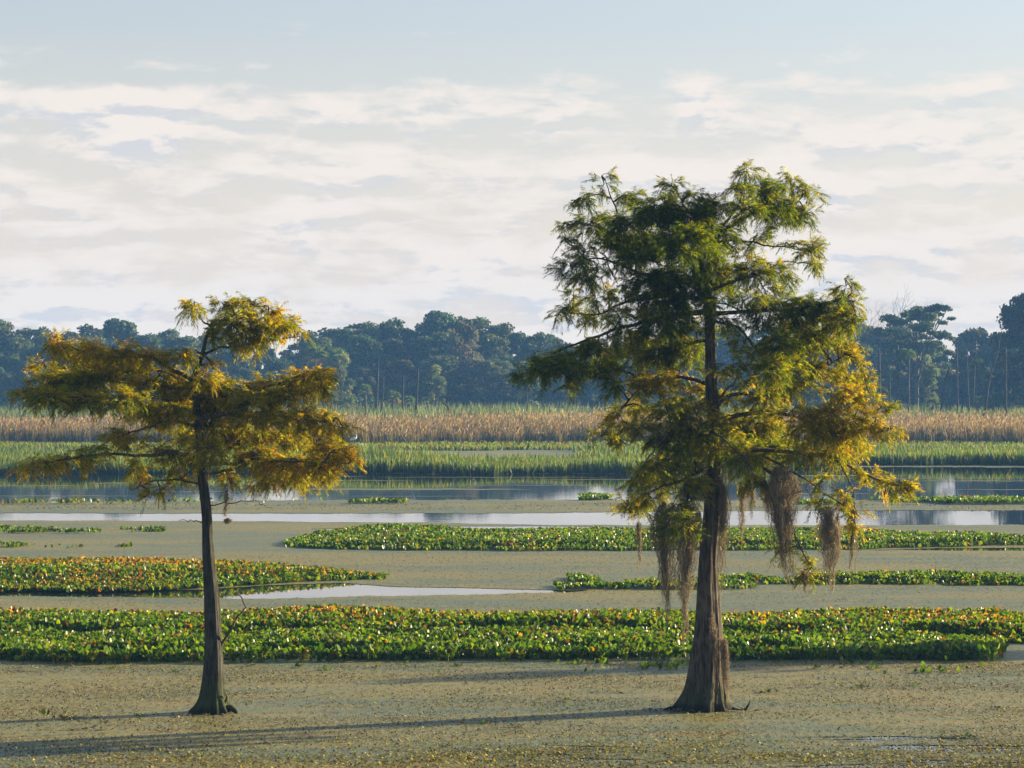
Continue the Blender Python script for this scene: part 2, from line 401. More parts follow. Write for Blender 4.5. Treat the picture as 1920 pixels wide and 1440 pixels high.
# ------------------------------------------------------------------ water hyacinth
LEAF = np.array([(0, 0, -.04), (-.44, .30, .05), (-.36, .80, .05), (0, 1.0, -.02), (.36, .80, .05), (.44, .30, .05)])
LFACE = np.array([[0, 5, 4, 3], [0, 3, 2, 1]])               # two halves folded along the midrib
def hya_leaves(A, base, h, size, azm, tilt, col, rg, stem=True):
    """round spoon leaves on stalks; tilt 0 = blade upright"""
    n = len(base)
    up = np.stack([np.cos(azm) * np.sin(tilt), np.sin(azm) * np.sin(tilt), np.cos(tilt)], 1)
    sd = np.stack([-np.sin(azm), np.cos(azm), 0 * azm], 1)
    nr = np.cross(sd, up)
    out = np.stack([np.cos(azm), np.sin(azm), 0 * azm], 1)
    foot = base + out * (h * 0.25)[:, None]; foot[:, 2] = base[:, 2] + h
    V = foot[:, None, :] + (LEAF[None, :, 0:1] * sd[:, None] * 0.92 + LEAF[None, :, 1:2] * up[:, None] + LEAF[None, :, 2:3] * nr[:, None] * 1.3) * size[:, None, None]
    i = np.arange(n)[:, None, None] * 6
    A.put(V, [(i + LFACE[None]).reshape(-1, 4)], np.repeat(col, 6, 0))
    if stem:
        s = sd * (size * 0.055)[:, None]
        V = np.stack([base - s, base + s, foot + s * .7, foot - s * .7], 1)
        A.put(V, [np.arange(n * 4).reshape(n, 4)], np.repeat(col * 0.8, 4, 0))
def hya_color(n, warm, rg):
    """warm 0 = fresh green, 1 = many orange and red leaves"""
    g = np.array([(0.070, 0.15, 0.006), (0.115, 0.20, 0.008), (0.045, 0.105, 0.006), (0.175, 0.23, 0.010)])[rg.integers(0, 4, n)]
    o = np.array([(0.40, 0.19, 0.02), (0.33, 0.22, 0.02), (0.24, 0.09, 0.03), (0.36, 0.26, 0.03)])[rg.integers(0, 4, n)]
    k = (rg.uniform(0, 1, n) < warm)[:, None]
    g[rg.uniform(0, 1, n) < 0.035] = (0.11, 0.065, 0.03)              # dead leaves
    return np.where(k, o * 0.8, g * 0.8) * rg.uniform(0.6, 1.25, (n, 1))
def bed(n, px0, px1, front, back, hfun, warm, size, seed, label, patch=None, name='water_hyacinth_bed'):
    rg = np.random.default_rng(seed)
    f = lambda px: np.interp(px, *zip(*front)); g = lambda px: np.interp(px, *zip(*back))
    ymax = max(y for _, y in front) + 4; ymin = min(y for _, y in back) - 1
    d = rg.uniform(depth(ymax), depth(ymin), n)
    x = rg.uniform((px0 - 960) * depth(ymin) / FPX, (px1 - 960) * depth(ymin) / FPX, n)
    px = x * FPX / d + 960
    df = depth(f(px)) + 0.22 * wav(x, seed, 1.3, 5, 0.7); db = depth(g(px)) + 0.25 * wav(x, seed + 1, 1.1, 5, 0.7)
    ok = (px > px0) & (px < px1) & (d > df - rg.exponential(0.10, n)) & (d < db + rg.exponential(0.12, n))
    hk = np.ones(n)
    if patch is not None:
        pn = noise2(x, d, seed, patch[0]) + 0.6 * noise2(x, d, seed + 5, patch[0] * 3.1) - patch[1]
        ok &= pn > -rg.exponential(0.10, n); hk = np.clip(0.3 + pn * 2.0, 0.25, 1)
    ends = np.minimum(px - px0, px1 - px) if px0 > -50 else px1 - px
    ok &= ends > rg.exponential(14, n); hk = hk * np.clip(0.25 + ends / 160, 0.25, 1)
    x, d, px, df, db, hk = x[ok], d[ok], px[ok], df[ok], db[ok], hk[ok]; n = len(x)
    v = np.clip((d - df) / np.maximum(db - df, 0.1), 0, 1)
    h = hfun(x, d, v) * hk * rg.uniform(0.2, 1.0, n) ** 0.6
    azm = rg.uniform(0, 6.28, n); tilt = np.abs(rg.normal(0.45, 0.38, n))
    wn = warm(x, d, v) if callable(warm) else np.full(n, warm)
    wn = wn * np.clip(h / np.maximum(hfun(x, d, v), .01) * 1.5 - 0.3, 0.15, 1) * np.clip(1 + 1.1 * noise2(x, d, seed + 9, 1.0), 0.1, 2)
    A = Acc()
    hya_leaves(A, np.stack([x, d, np.full(n, 0.0)], 1), h, size * rg.uniform(0.65, 1.15, n), azm, tilt, hya_color(n, wn, rg), rg, stem=seed < 33)
    tag(add(name, A.mesh(name, M_hya)), label, 'water hyacinth', kind='stuff')
edge_hump = lambda v, k=0.12: np.clip(np.minimum(v, 1.05 - v) / k, 0.15, 1)
# nearest bed: low front apron and a taller, redder bank behind it
bed(84000, -60, 1985, [(-100, 1203), (60, 1199), (130, 1206), (330, 1212), (560, 1204), (760, 1212), (980, 1208), (1130, 1201), (1270, 1200), (1420, 1210), (1700, 1203), (1800, 1208), (2000, 1206)], [(-100, 1174), (2000, 1173)],
    lambda x, d, v: (0.33 + 0.13 * noise2(x, d, 3, 0.9)) * edge_hump(v, 0.16), lambda x, d, v: 0.07 + 0.28 * v, 0.125, 31,
    'tall bank of orange tipped water hyacinth behind both cypress trunks')
bed(60000, -60, 1884, [(-100, 1233), (0, 1235), (150, 1240), (700, 1235), (1280, 1233), (1400, 1235), (1860, 1236), (1884, 1222)], [(-100, 1200), (150, 1203), (400, 1198), (620, 1202), (900, 1198), (1200, 1203), (1500, 1199), (1700, 1206), (1884, 1212)],
    lambda x, d, v: (0.21 + 0.11 * noise2(x, d, 4, 1.1)) * np.clip(v / 0.12, 0.2, 1), 0.04, 0.12, 32,
    'low fresh green apron of water hyacinth in front of the tall bank')
bed(54000, -60, 735, [(-100, 1110), (300, 1109), (400, 1101), (500, 1096), (600, 1090), (735, 1083)], [(-100, 1066), (300, 1066), (480, 1070), (640, 1078), (735, 1081)],
    lambda x, d, v: (0.35 + 0.08 * noise2(x, d, 5, 0.7)) * edge_hump(v, 0.28) * np.clip((-3.0 - x) / 5, 0.2, 1),
    lambda x, d, v: np.clip(0.22 + 0.65 * v, 0, 1) * np.clip((0.5 - x) / 9, 0.25, 1) * 0.75, 0.125, 33,
    'russet water hyacinth bed reaching in from the left edge behind the smaller cypress')
bed(62000, 530, 1960, [(530, 1024), (620, 1030), (900, 1033), (1400, 1032), (1600, 1030), (1760, 1026), (1960, 1021)], [(530, 1020), (600, 1003), (760, 1000), (1180, 1000), (1500, 1002), (1700, 1009), (1960, 1017)],
    lambda x, d, v: (0.21 + 0.09 * noise2(x, d, 6, 0.6)) * edge_hump(v, 0.1), 0.05, 0.135, 34,
    'long bright green water hyacinth bed across midwater behind the large cypress', patch=(0.5, -0.75))
bed(15000, 1060, 1985, [(985, 1090), (1100, 1092), (1300, 1095), (1700, 1096), (1985, 1098)], [(985, 1083), (1100, 1083), (1985, 1085)],
    lambda x, d, v: (0.15 + 0.05 * noise2(x, d, 7, 1.0)) * edge_hump(v, 0.15), 0.08, 0.125, 35,
    'narrow green water hyacinth strip running off right behind the hanging moss', patch=(0.8, -0.12))
bed(2600, 1040, 1420, [(1040, 1106), (1420, 1104)], [(1040, 1099), (1420, 1099)], lambda x, d, v: 0.10 + 0 * x, 0.1, 0.13, 36,
    'broken scraps of water hyacinth below the narrow strip left of the large trunk', patch=(0.9, 0.25))
bed(5000, -60, 330, [(-100, 1000), (330, 1000)], [(-100, 992), (330, 994)], lambda x, d, v: 0.08 + 0 * x, 0.08, 0.14, 37,
    'thin green water hyacinth strip at left beyond the russet bed', patch=(0.9, 0.35))
bed(3500, -60, 260, [(-100, 1029), (260, 1028)], [(-100, 1023), (260, 1024)], lambda x, d, v: 0.07 + 0 * x, 0.1, 0.13, 38,
    'scrappy green water hyacinth strip at left just behind the russet bed', patch=(0.9, 0.45))
bed(6000, 1480, 2000, [(1480, 946), (2000, 946)], [(1480, 940), (2000, 940)], lambda x, d, v: 0.13 + 0 * x, 0.06, 0.18, 39,
    'thin green water hyacinth strip along the dark water at right', patch=(0.35, -0.1))
bed(1800, 1084, 1148, [(1084, 938), (1148, 938)], [(1084, 933), (1148, 933)], lambda x, d, v: 0.16 + 0 * x, 0.03, 0.2, 40,
    'small dark green tuft of water hyacinth left of the large cypress on the tan strip')
bed(1600, 650, 770, [(650, 944), (770, 944)], [(650, 938), (770, 938)], lambda x, d, v: 0.12 + 0 * x, 0.08, 0.18, 41,
    'small green tuft of water hyacinth at the dark water right of the smaller cypress', patch=(0.7, 0.2))
bed(2200, -60, 640, [(-100, 947), (640, 944)], [(-100, 942), (640, 939)], lambda x, d, v: 0.12 + 0 * x, 0.08, 0.16, 42,
    'sparse green scraps of water hyacinth at the dark water behind the smaller cypress', patch=(0.5, 0.35))
bed(2600, 330, 1990, [(330, 1262), (1990, 1262)], [(330, 1243), (1990, 1243)], lambda x, d, v: 0.04 + 0 * x, 0.10, 0.11, 43,
    'loose floating hyacinth leaves scattered before the low green apron', patch=(0.7, 0.75))

# single plants: the nearest rosettes, one object each
def rosette(seed, leaves, h, size, warm, droop):
    rg = np.random.default_rng(seed)
    a = np.arange(leaves) * 2.4 + rg.uniform(0, 6.28)
    A = Acc()
    b0 = np.stack([np.cos(a), np.sin(a), 0 * a], 1) * rg.uniform(0.01, 0.05, (leaves, 1)); b0[:, 2] = -0.01
    hh = h * rg.uniform(0.35, 1.0, leaves)
    hya_leaves(A, b0, hh, size * rg.uniform(0.7, 1.1, leaves), a, rg.normal(droop, 0.22, leaves), hya_color(leaves, np.full(leaves, warm), rg), rg)
    return A.mesh('water_hyacinth_plant', M_hya)
ros = [rosette(100 + k, 10 + k % 3, 0.19, 0.115, 0.04, 0.5) for k in range(8)]
rs = np.random.default_rng(77)
front_pts = [(-60, 1237), (0, 1239), (150, 1245), (700, 1240), (1280, 1238), (1400, 1240), (1870, 1240), (1885, 1228)]
for k in range(236):
    px = -50 + 1935 * (k + rs.uniform(0, 1)) / 236
    d = depth(np.interp(px, *zip(*front_pts))) + rs.uniform(-0.05, 0.55) + 0.1 * math.sin(px * 0.05)
    o = add('water_hyacinth_plant', ros[k % 8], None, ((px - 960) * d / FPX, d, 0.008))
    o.rotation_euler = (0, 0, rs.uniform(0, 6.28)); s = rs.uniform(0.8, 1.25); o.scale = (s, s, s)
    tag(o, 'green water hyacinth plant in the row along the front edge of the nearest bed', 'water hyacinth', 'hyacinth plants along the front edge of the nearest bed')
flat = [rosette(140 + k, 5 + k % 3, 0.03, 0.10, 0.15, 1.1) for k in range(5)]
tiny = [(1015, 1334), (966, 1364), (908, 1357), (262, 1345), (120, 1349), (205, 1256), (330, 1262), (560, 1253), (612, 1257), (705, 1253), (1375, 1252), (1530, 1254), (1612, 1290), (1716, 1286), (1808, 1383), (1060, 1315), (1180, 1250), (1240, 1248),
        (1640, 1256), (1780, 1262), (120, 1255), (470, 1250), (860, 1251), (760, 1246), (1090, 1244), (1440, 1300), (1870, 1330)]
for k, (px, py) in enumerate(tiny):
    d = depth(py); o = add('floating_rosette', flat[k % 5], None, ((px - 960) * d / FPX, d, 0.012))
    o.rotation_euler = (0, 0, k * 1.7); s = 0.7 + 0.5 * ((k * 37) % 10) / 10; o.scale = (s, s, s)
    tag(o, 'small green rosette lying loose on the open foreground duckweed', 'water plant', 'loose rosettes on the foreground duckweed')
up1 = rosette(160, 3, 0.16, 0.11, 0.0, 0.25)
d = depth(1352); o = add('floating_seedling', up1, None, ((84 - 960) * d / FPX, d, 0.01))
tag(o, 'upright green seedling on the duckweed left of the smaller cypress', 'water plant')
# withered leaf litter floating in pale clumps
def litter(seed, n=9):
    rg = np.random.default_rng(seed); A = Acc()
    b0 = np.stack([rg.normal(0, 0.16, n), rg.normal(0, 0.05, n), np.full(n, 0.012)], 1)
    a = rg.uniform(0, 6.28, n); L = rg.uniform(0.08, 0.17, n)
    tip = b0 + np.stack([np.cos(a) * L, np.sin(a) * L * .6, rg.uniform(0, 0.06, n)], 1)
    side = np.stack([-np.sin(a), np.cos(a), rg.normal(0, .3, n)], 1) * 0.025
    V, P = diamonds(b0, tip, side)
    c = np.array([(0.30, 0.25, 0.18), (0.18, 0.14, 0.09), (0.12, 0.10, 0.05), (0.10, 0.12, 0.04)])[rg.integers(0, 4, n)]
    A.put(V, P, np.repeat(c, 4, 0)); return A.mesh('withered_leaves', M_float)
lit = [litter(200 + k) for k in range(5)]
for k, (px, py) in enumerate([(30, 1261), (140, 1347), (155, 1347), (180, 1358), (120, 1370), (160, 1369), (200, 1370), (350, 1367), (385, 1367), (330, 1411), (310, 1373), (1385, 1249), (1500, 1290), (1610, 1291), (1810, 1383), (1430, 1300), (1100, 1332), (140, 1432), (1570, 1252), (1590, 1253), (775, 1252), (640, 1252), (1700, 1420), (900, 1360), (1150, 1300), (1262, 1336), (1300, 1337), (1352, 1336), (1238, 1334), (1376, 1335), (352, 1343), (400, 1346), (438, 1342), (372, 1345)]):
    d = depth(py); o = add('withered_leaves', lit[k % 5], None, ((px - 960) * d / FPX, d, 0.004)); o.rotation_euler = (0, 0, 3.14 * (k % 2))
    tag(o, 'small pale clump of withered floating leaves on the foreground duckweed', 'leaf litter', 'withered leaf clumps on the foreground duckweed')

# ------------------------------------------------------------------ bald cypress trees
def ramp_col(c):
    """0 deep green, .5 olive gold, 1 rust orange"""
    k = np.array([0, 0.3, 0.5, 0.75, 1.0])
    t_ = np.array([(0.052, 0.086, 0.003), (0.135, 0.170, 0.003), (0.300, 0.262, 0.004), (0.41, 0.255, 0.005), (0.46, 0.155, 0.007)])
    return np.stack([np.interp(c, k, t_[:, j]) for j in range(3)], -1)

def trunk_mesh(name, path, Y0, origin, mat, ribs, seed):
    """lofted trunk: path rows (px, py, half width px); flutes at the flared foot"""
    rg = np.random.default_rng(seed)
    P = spline([(a, b, r * 0.95) for a, b, r in path], 70)
    sc = Y0 / FPX
    k = 72; th = np.arange(k) * 2 * math.pi / k
    rows = []
    ph = rg.uniform(0, 6.28, 6)
    for i, (a, b, r) in enumerate(P):
        c = at(a, b, Y0)
        u = np.clip((r - path[0][2] * 0.34) / (path[0][2] * 0.66), 0, 1)
        f = 1 + u ** .7 * 0.22 * np.cos(ribs * th + ph[0] + 0.6 * np.sin(th + ph[1])) + u ** .5 * 0.11 * np.cos((2 * ribs + 3) * th + ph[2]) + 0.05 * np.cos(5 * th + i * 0.11 + ph[3]) + 0.03 * np.cos(11 * th - i * 0.05 + ph[4]) + 0.025 * np.cos(17 * th + i * 0.21)
        f = f / f.mean() * (1 - 0.06 * u)
        rr = r * sc * f
        rows.append(np.stack([c[0] + rr * np.cos(th), c[1] + rr * np.sin(th), np.full(k, c[2]) + u * 0.02 * np.cos(3 * th)], 1))
    V = np.array(rows).reshape(-1, 3); n = len(P)
    idx = np.arange(n * k).reshape(n, k); nx = np.roll(idx, -1, 1)
    q = np.stack([idx[:-1], nx[:-1], nx[1:], idx[1:]], -1).reshape(-1, 4)
    return make_mesh(name, V - origin, [q, idx[-1][None]], mat, None, True)

def cypress(trunk, limbs, clumps, seed, label, mat, dens=1.0, ribs=7, up=0.0):
    rg = np.random.default_rng(seed)
    base_px, base_py = trunk[0][0], trunk[0][1]
    Y0 = depth(base_py - 9); origin = np.array([(base_px - 960) * Y0 / FPX, Y0, 0.0])
    sc = Y0 / FPX
    root = empty('bald_cypress', origin)
    tag(root, label, 'tree')
    add('trunk', trunk_mesh('trunk', trunk, Y0, origin, mat, ribs, seed), root)
    # limbs
    samp = []                                             # px, py, dy, limb id, t
    for li, L in enumerate(limbs):
        pts, dy, r0, r1 = L[0], L[1], L[2], L[3]
        n = 26
        q = spline(pts, n); tt = np.linspace(0, 1, n)
        dyv = dy * tt ** 0.85 + 0.10 * np.sin(tt * 9 + li) * tt
        q = q + np.stack([wav(tt * 6, seed + li, 2.3, 3), wav(tt * 6, seed + li + 50, 2.3, 3)], 1) * 2.2 * np.sin(tt * math.pi)[:, None] ** .5
        W3 = np.stack([(q[:, 0] - 960) * sc, Y0 + dyv, CAM_H - (q[:, 1] - HOR) * sc], 1) - origin
        rad = np.interp(tt, [0, 0.08, 1], [r0 * 1.35, r0, r1])
        V, Pq = tubes(W3[None], rad[None], 7)
        o = add('limb', make_mesh('limb', V, Pq, M_twig if r0 < 0.03 else M_bark, None, True), root)
        if len(L) > 4 and L[4] == 'bare': continue
        for j in range(4, n):
            samp.append((q[j, 0], q[j, 1], dyv[j], *W3[j], tt[j]))
    samp = np.array(samp)
    leaf = Acc(); wood = Acc()
    B2, B2r = [], []
    base_l, dir_l, col_l = [], [], []
    for (cx, cy, rx, ry, cc, *rest) in clumps:
        dk = rest[0] if rest else 1.0
        dist = np.hypot(samp[:, 0] - cx, (samp[:, 1] - cy) * 1.2) + 18 * (samp[:, 6] < 0.2)
        js = np.argsort(dist)[:3]; j = js[rg.integers(0, len(js))]
        s0 = samp[j]
        dy = s0[2] + rg.normal(0, 0.28)
        cen = np.array([(cx - 960) * sc, Y0 + dy, CAM_H - (cy - HOR) * sc]) - origin
        st = s0[3:6]
        rz = 0.8 * max(rx, ry) * sc
        # second order branch into the clump
        m_ = st + (cen - st) * 0.5 + np.array([0, 0, 0.06]) + rg.normal(0, 0.03, 3)
        en = cen + unit(cen - st) * 0.5 * rx * sc
        B2.append(spline([st, m_, cen, en], 8)); B2r.append(np.linspace(0.016, 0.005, 8))
        nt = max(4, int(rx * ry / 40.0 * dens * dk * (1.35 if cc < .11 else 1.0)))
        g = unit(rg.normal(size=(nt, 3))) * rg.uniform(0.15, 1.0, (nt, 1)) ** 0.5
        tips = cen + g * np.array([rx * sc, rz, ry * sc])
        src = B2[-1][rg.integers(2, 8, nt)]
        far = np.linalg.norm(tips - src, axis=1)
        midp = (src + tips) / 2 + np.stack([0 * far, 0 * far, 0.10 * far + 0.02], 1)
        T3 = np.stack([src, (src + midp) / 2 + [0, 0, .01], midp, (midp + tips) / 2 + [0, 0, .015], tips], 1)
        V, Pq = ribbons(T3, np.linspace(0.0065, 0.0024, 5), rg)
        wood.put(V, Pq, (0.1, 0.07, 0.05))
        # sprays along the outer part of each branchlet
        for u in (0.45, 0.62, 0.78, 0.9, 1.0):
            p0 = lerp(midp, tips, (u - 0.45) / 0.55) if u > 0.45 else midp
            d0 = unit(tips - src)
            base_l.append(p0 + rg.normal(0, 0.02, p0.shape)); dir_l.append(unit(d0 + rg.normal(0, 0.55, p0.shape) + [0, 0, up]))
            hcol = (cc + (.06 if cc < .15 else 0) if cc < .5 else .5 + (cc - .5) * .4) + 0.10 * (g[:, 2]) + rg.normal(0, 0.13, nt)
            col_l.append(hcol)
    Bs = np.concatenate(base_l); Ds = np.concatenate(dir_l); Cs = np.concatenate(col_l)
    n = len(Bs); K = 25
    ln = rg.uniform(0.12, 0.27, n)
    # curved twig of each spray: out, then drooping
    u = np.linspace(0.05, 1.0, K)[None, :, None]
    droop = np.zeros((n, 1, 3)); droop[:, 0, 2] = -rg.uniform(0.03, 0.12, n)
    TW = Bs[:, None] + Ds[:, None] * u * ln[:, None, None] + droop * u ** 2
    tang = unit(Ds[:, None] * ln[:, None, None] + 2 * droop * u)
    sidev = unit(np.cross(tang, np.array([0, 0, 1.0]) + rg.normal(0, 0.25, (n, 1, 3))))
    sgn = np.where(np.arange(K) % 2 == 0, 1.0, -1.0)[None, :, None]
    ld = unit(tang * 0.75 + sidev * sgn * rg.uniform(0.35, 0.9, (n, K, 1)) + np.array([0, 0, -1.0]) * rg.uniform(0.05, 0.75, (n, K, 1)) + rg.normal(0, 0.18, (n, K, 3)))
    ll = rg.uniform(0.055, 0.125, (n, K, 1)) * (1.15 - 0.45 * u)
    b_ = TW.reshape(-1, 3); tip_ = (TW + ld * ll).reshape(-1, 3)
    sd_ = unit(np.cross(ld, rg.normal(size=(n, K, 3)))).reshape(-1, 3) * rg.uniform(0.0032, 0.0068, (n * K, 1))
    V, Pq = slivers(b_, tip_, sd_)
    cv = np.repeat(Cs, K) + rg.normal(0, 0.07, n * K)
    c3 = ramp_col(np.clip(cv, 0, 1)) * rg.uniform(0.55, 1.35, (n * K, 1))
    leaf.put(V, Pq, np.repeat(c3, 3, 0))
    V, Pq = ribbons(np.stack([TW[:, 0], TW[:, K // 2], TW[:, -1]], 1), np.array([0.003, 0.0025, 0.0015]), rg)
    wood.put(V, Pq, (0.12, 0.08, 0.05))
    V, Pq = tubes(np.array(B2), np.array(B2r), 5)
    wood.put(V, Pq, (0.09, 0.07, 0.05))
    tag(add('twigs', wood.mesh('twigs', M_twig), root), kind='stuff')
    tag(add('crown', leaf.mesh('crown', M_cyp), root), kind='stuff')
    return root, origin, Y0

LT_trunk = [(394, 1346, 52), (394, 1336, 46), (396, 1325, 37), (398, 1310, 28), (398, 1295, 23.5), (400, 1260, 19.5), (400, 1207, 17), (396, 1110, 14), (390, 1035, 11.2), (387, 960, 9.8), (377, 875, 9.2), (373, 800, 7.5), (366, 740, 6), (363, 710, 5.2), (380, 664, 4.2), (385, 638, 3.4), (396, 611, 2.6), (400, 600, 1.5)]
LT_limbs = [
    ([(363, 712), (319, 691), (289, 673), (230, 668), (170, 662), (128, 645)], -0.5, 0.035, 0.008),
    ([(365, 735), (300, 722), (220, 712), (140, 705), (60, 735), (22, 742)], 0.5, 0.034, 0.007),
    ([(365, 728), (310, 700), (200, 690), (100, 690), (62, 688)], 1.0, 0.028, 0.007),
    ([(373, 770), (300, 745), (220, 740), (150, 745), (90, 740)], -1.2, 0.030, 0.007),
    ([(376, 872), (335, 848), (290, 852), (235, 853), (170, 853), (120, 862), (55, 882)], -0.7, 0.036, 0.007),
    ([(371, 800), (310, 790), (262, 805), (215, 820), (160, 846)], 0.8, 0.026, 0.006),
    ([(380, 908), (325, 898), (285, 904), (250, 918)], -0.4, 0.018, 0.005),
    ([(381, 664), (410, 652), (440, 650), (490, 640), (560, 630)], 0.4, 0.024, 0.006),
    ([(366, 745), (430, 742), (500, 726), (565, 705), (618, 702)], 0.3, 0.032, 0.007),
    ([(372, 785), (430, 778), (500, 778), (580, 785), (650, 800)], -0.9, 0.030, 0.007),
    ([(383, 872), (430, 868), (480, 862), (560, 866), (655, 868)], -0.3, 0.036, 0.007),
    ([(383, 892), (430, 882), (470, 880), (530, 900), (575, 905)], 0.8, 0.024, 0.006),
    ([(372, 800), (440, 806), (520, 830), (600, 840)], 1.3, 0.028, 0.006),
    ([(370, 780), (385, 790), (400, 815), (410, 840)], -1.5, 0.026, 0.006),
    ([(370, 770), (355, 775), (335, 790), (320, 800)], 1.6, 0.026, 0.006),
    ([(396, 612), (376, 597), (379, 577), (352, 572)], -0.2, 0.015, 0.005),
    ([(396, 611), (425, 600), (455, 578), (500, 572)], 0.2, 0.017, 0.005),
    ([(380, 664), (365, 655), (352, 662)], -0.4, 0.014, 0.005),
    ([(391, 950), (408, 946), (430, 941), (455, 939), (478, 938)], -0.3, 0.011, 0.007, 'bare'),
    ([(478, 938), (495, 945), (518, 956)], -0.45, 0.006, 0.002, 'bare'),
    ([(378, 979), (360, 976), (340, 974)], -0.2, 0.008, 0.004, 'bare'),
    ([(413, 1212), (428, 1190), (442, 1163), (456, 1146), (457, 1128), (447, 1108), (440, 1106)], -0.15, 0.022, 0.006, 'bare'),
    ([(445, 1158), (438, 1150), (436, 1138)], -0.2, 0.007, 0.003, 'bare'),
]
LT_clumps = [
    (372, 580, 30, 13, .45), (415, 572, 32, 15, .42), (470, 570, 36, 17, .45, .8), (500, 590, 26, 18, .5), (445, 604, 50, 20, .42), (500, 620, 48, 24, .45), (543, 618, 22, 20, .5), (452, 636, 45, 14, .42), (400, 632, 25, 12, .4), (470, 655, 22, 8, .5, .5),
    (350, 666, 32, 14, .48), (400, 690, 26, 14, .5, .6), (385, 712, 40, 14, .5),
    (118, 642, 18, 14, .55), (136, 655, 20, 16, .65), (125, 682, 40, 20, .5), (180, 664, 42, 20, .62), (235, 664, 45, 18, .60), (285, 672, 34, 16, .6), (58, 688, 24, 14, .5), (48, 735, 32, 11, .5), (88, 722, 42, 20, .42), (150, 715, 52, 28, .38), (215, 705, 60, 30, .40), (290, 712, 58, 26, .48), (110, 750, 46, 16, .36), (170, 752, 50, 18, .38), (240, 748, 56, 24, .40),
    (360, 735, 66, 22, .45), (445, 738, 56, 22, .42), (320, 768, 56, 22, .44), (410, 780, 66, 24, .42), (260, 775, 40, 18, .45), (370, 760, 60, 24, .42), (300, 790, 40, 16, .42),
    (515, 722, 48, 18, .48), (575, 710, 40, 18, .55), (608, 708, 20, 18, .45), (540, 742, 52, 20, .45), (570, 725, 46, 16, .5), (480, 755, 44, 18, .44), (600, 730, 16, 18, .4),
    (490, 785, 56, 24, .44), (560, 785, 52, 22, .46), (620, 788, 32, 16, .52), (650, 800, 16, 10, .5), (520, 825, 56, 26, .52), (585, 830, 48, 26, .60), (630, 850, 38, 24, .66), (658, 864, 18, 14, .72), (480, 860, 46, 24, .5), (545, 875, 52, 26, .56), (600, 880, 40, 22, .58), (500, 895, 40, 20, .48), (560, 902, 44, 16, .5), (478, 912, 16, 14, .5, .7),
    (58, 880, 22, 9, .68), (95, 868, 34, 12, .62), (135, 862, 34, 12, .58), (200, 842, 38, 14, .45, .6), (165, 868, 20, 12, .6, .7), (245, 828, 38, 16, .45, .7), (295, 848, 40, 16, .44, .7), (262, 872, 30, 14, .45, .7), (330, 868, 34, 20, .46, .8), (215, 815, 30, 12, .42, .6), (345, 820, 40, 20, .44),
    (256, 908, 20, 13, .58, .8), (282, 928, 15, 12, .6, .8), (302, 920, 14, 10, .55, .7), (335, 905, 26, 13, .58, .7), (420, 892, 24, 13, .55, .6), (400, 845, 44, 24, .46), (432, 905, 13, 12, .62, .6), (360, 890, 18, 12, .6, .6), (440, 830, 40, 22, .46), (420, 815, 46, 20, .44)]
lt_root, lt_o, lt_Y = cypress(LT_trunk, LT_limbs, LT_clumps, 5, 'smaller golden green cypress with slender dark trunk on the left', M_barkmoss, 1.2, 5, 0.10)

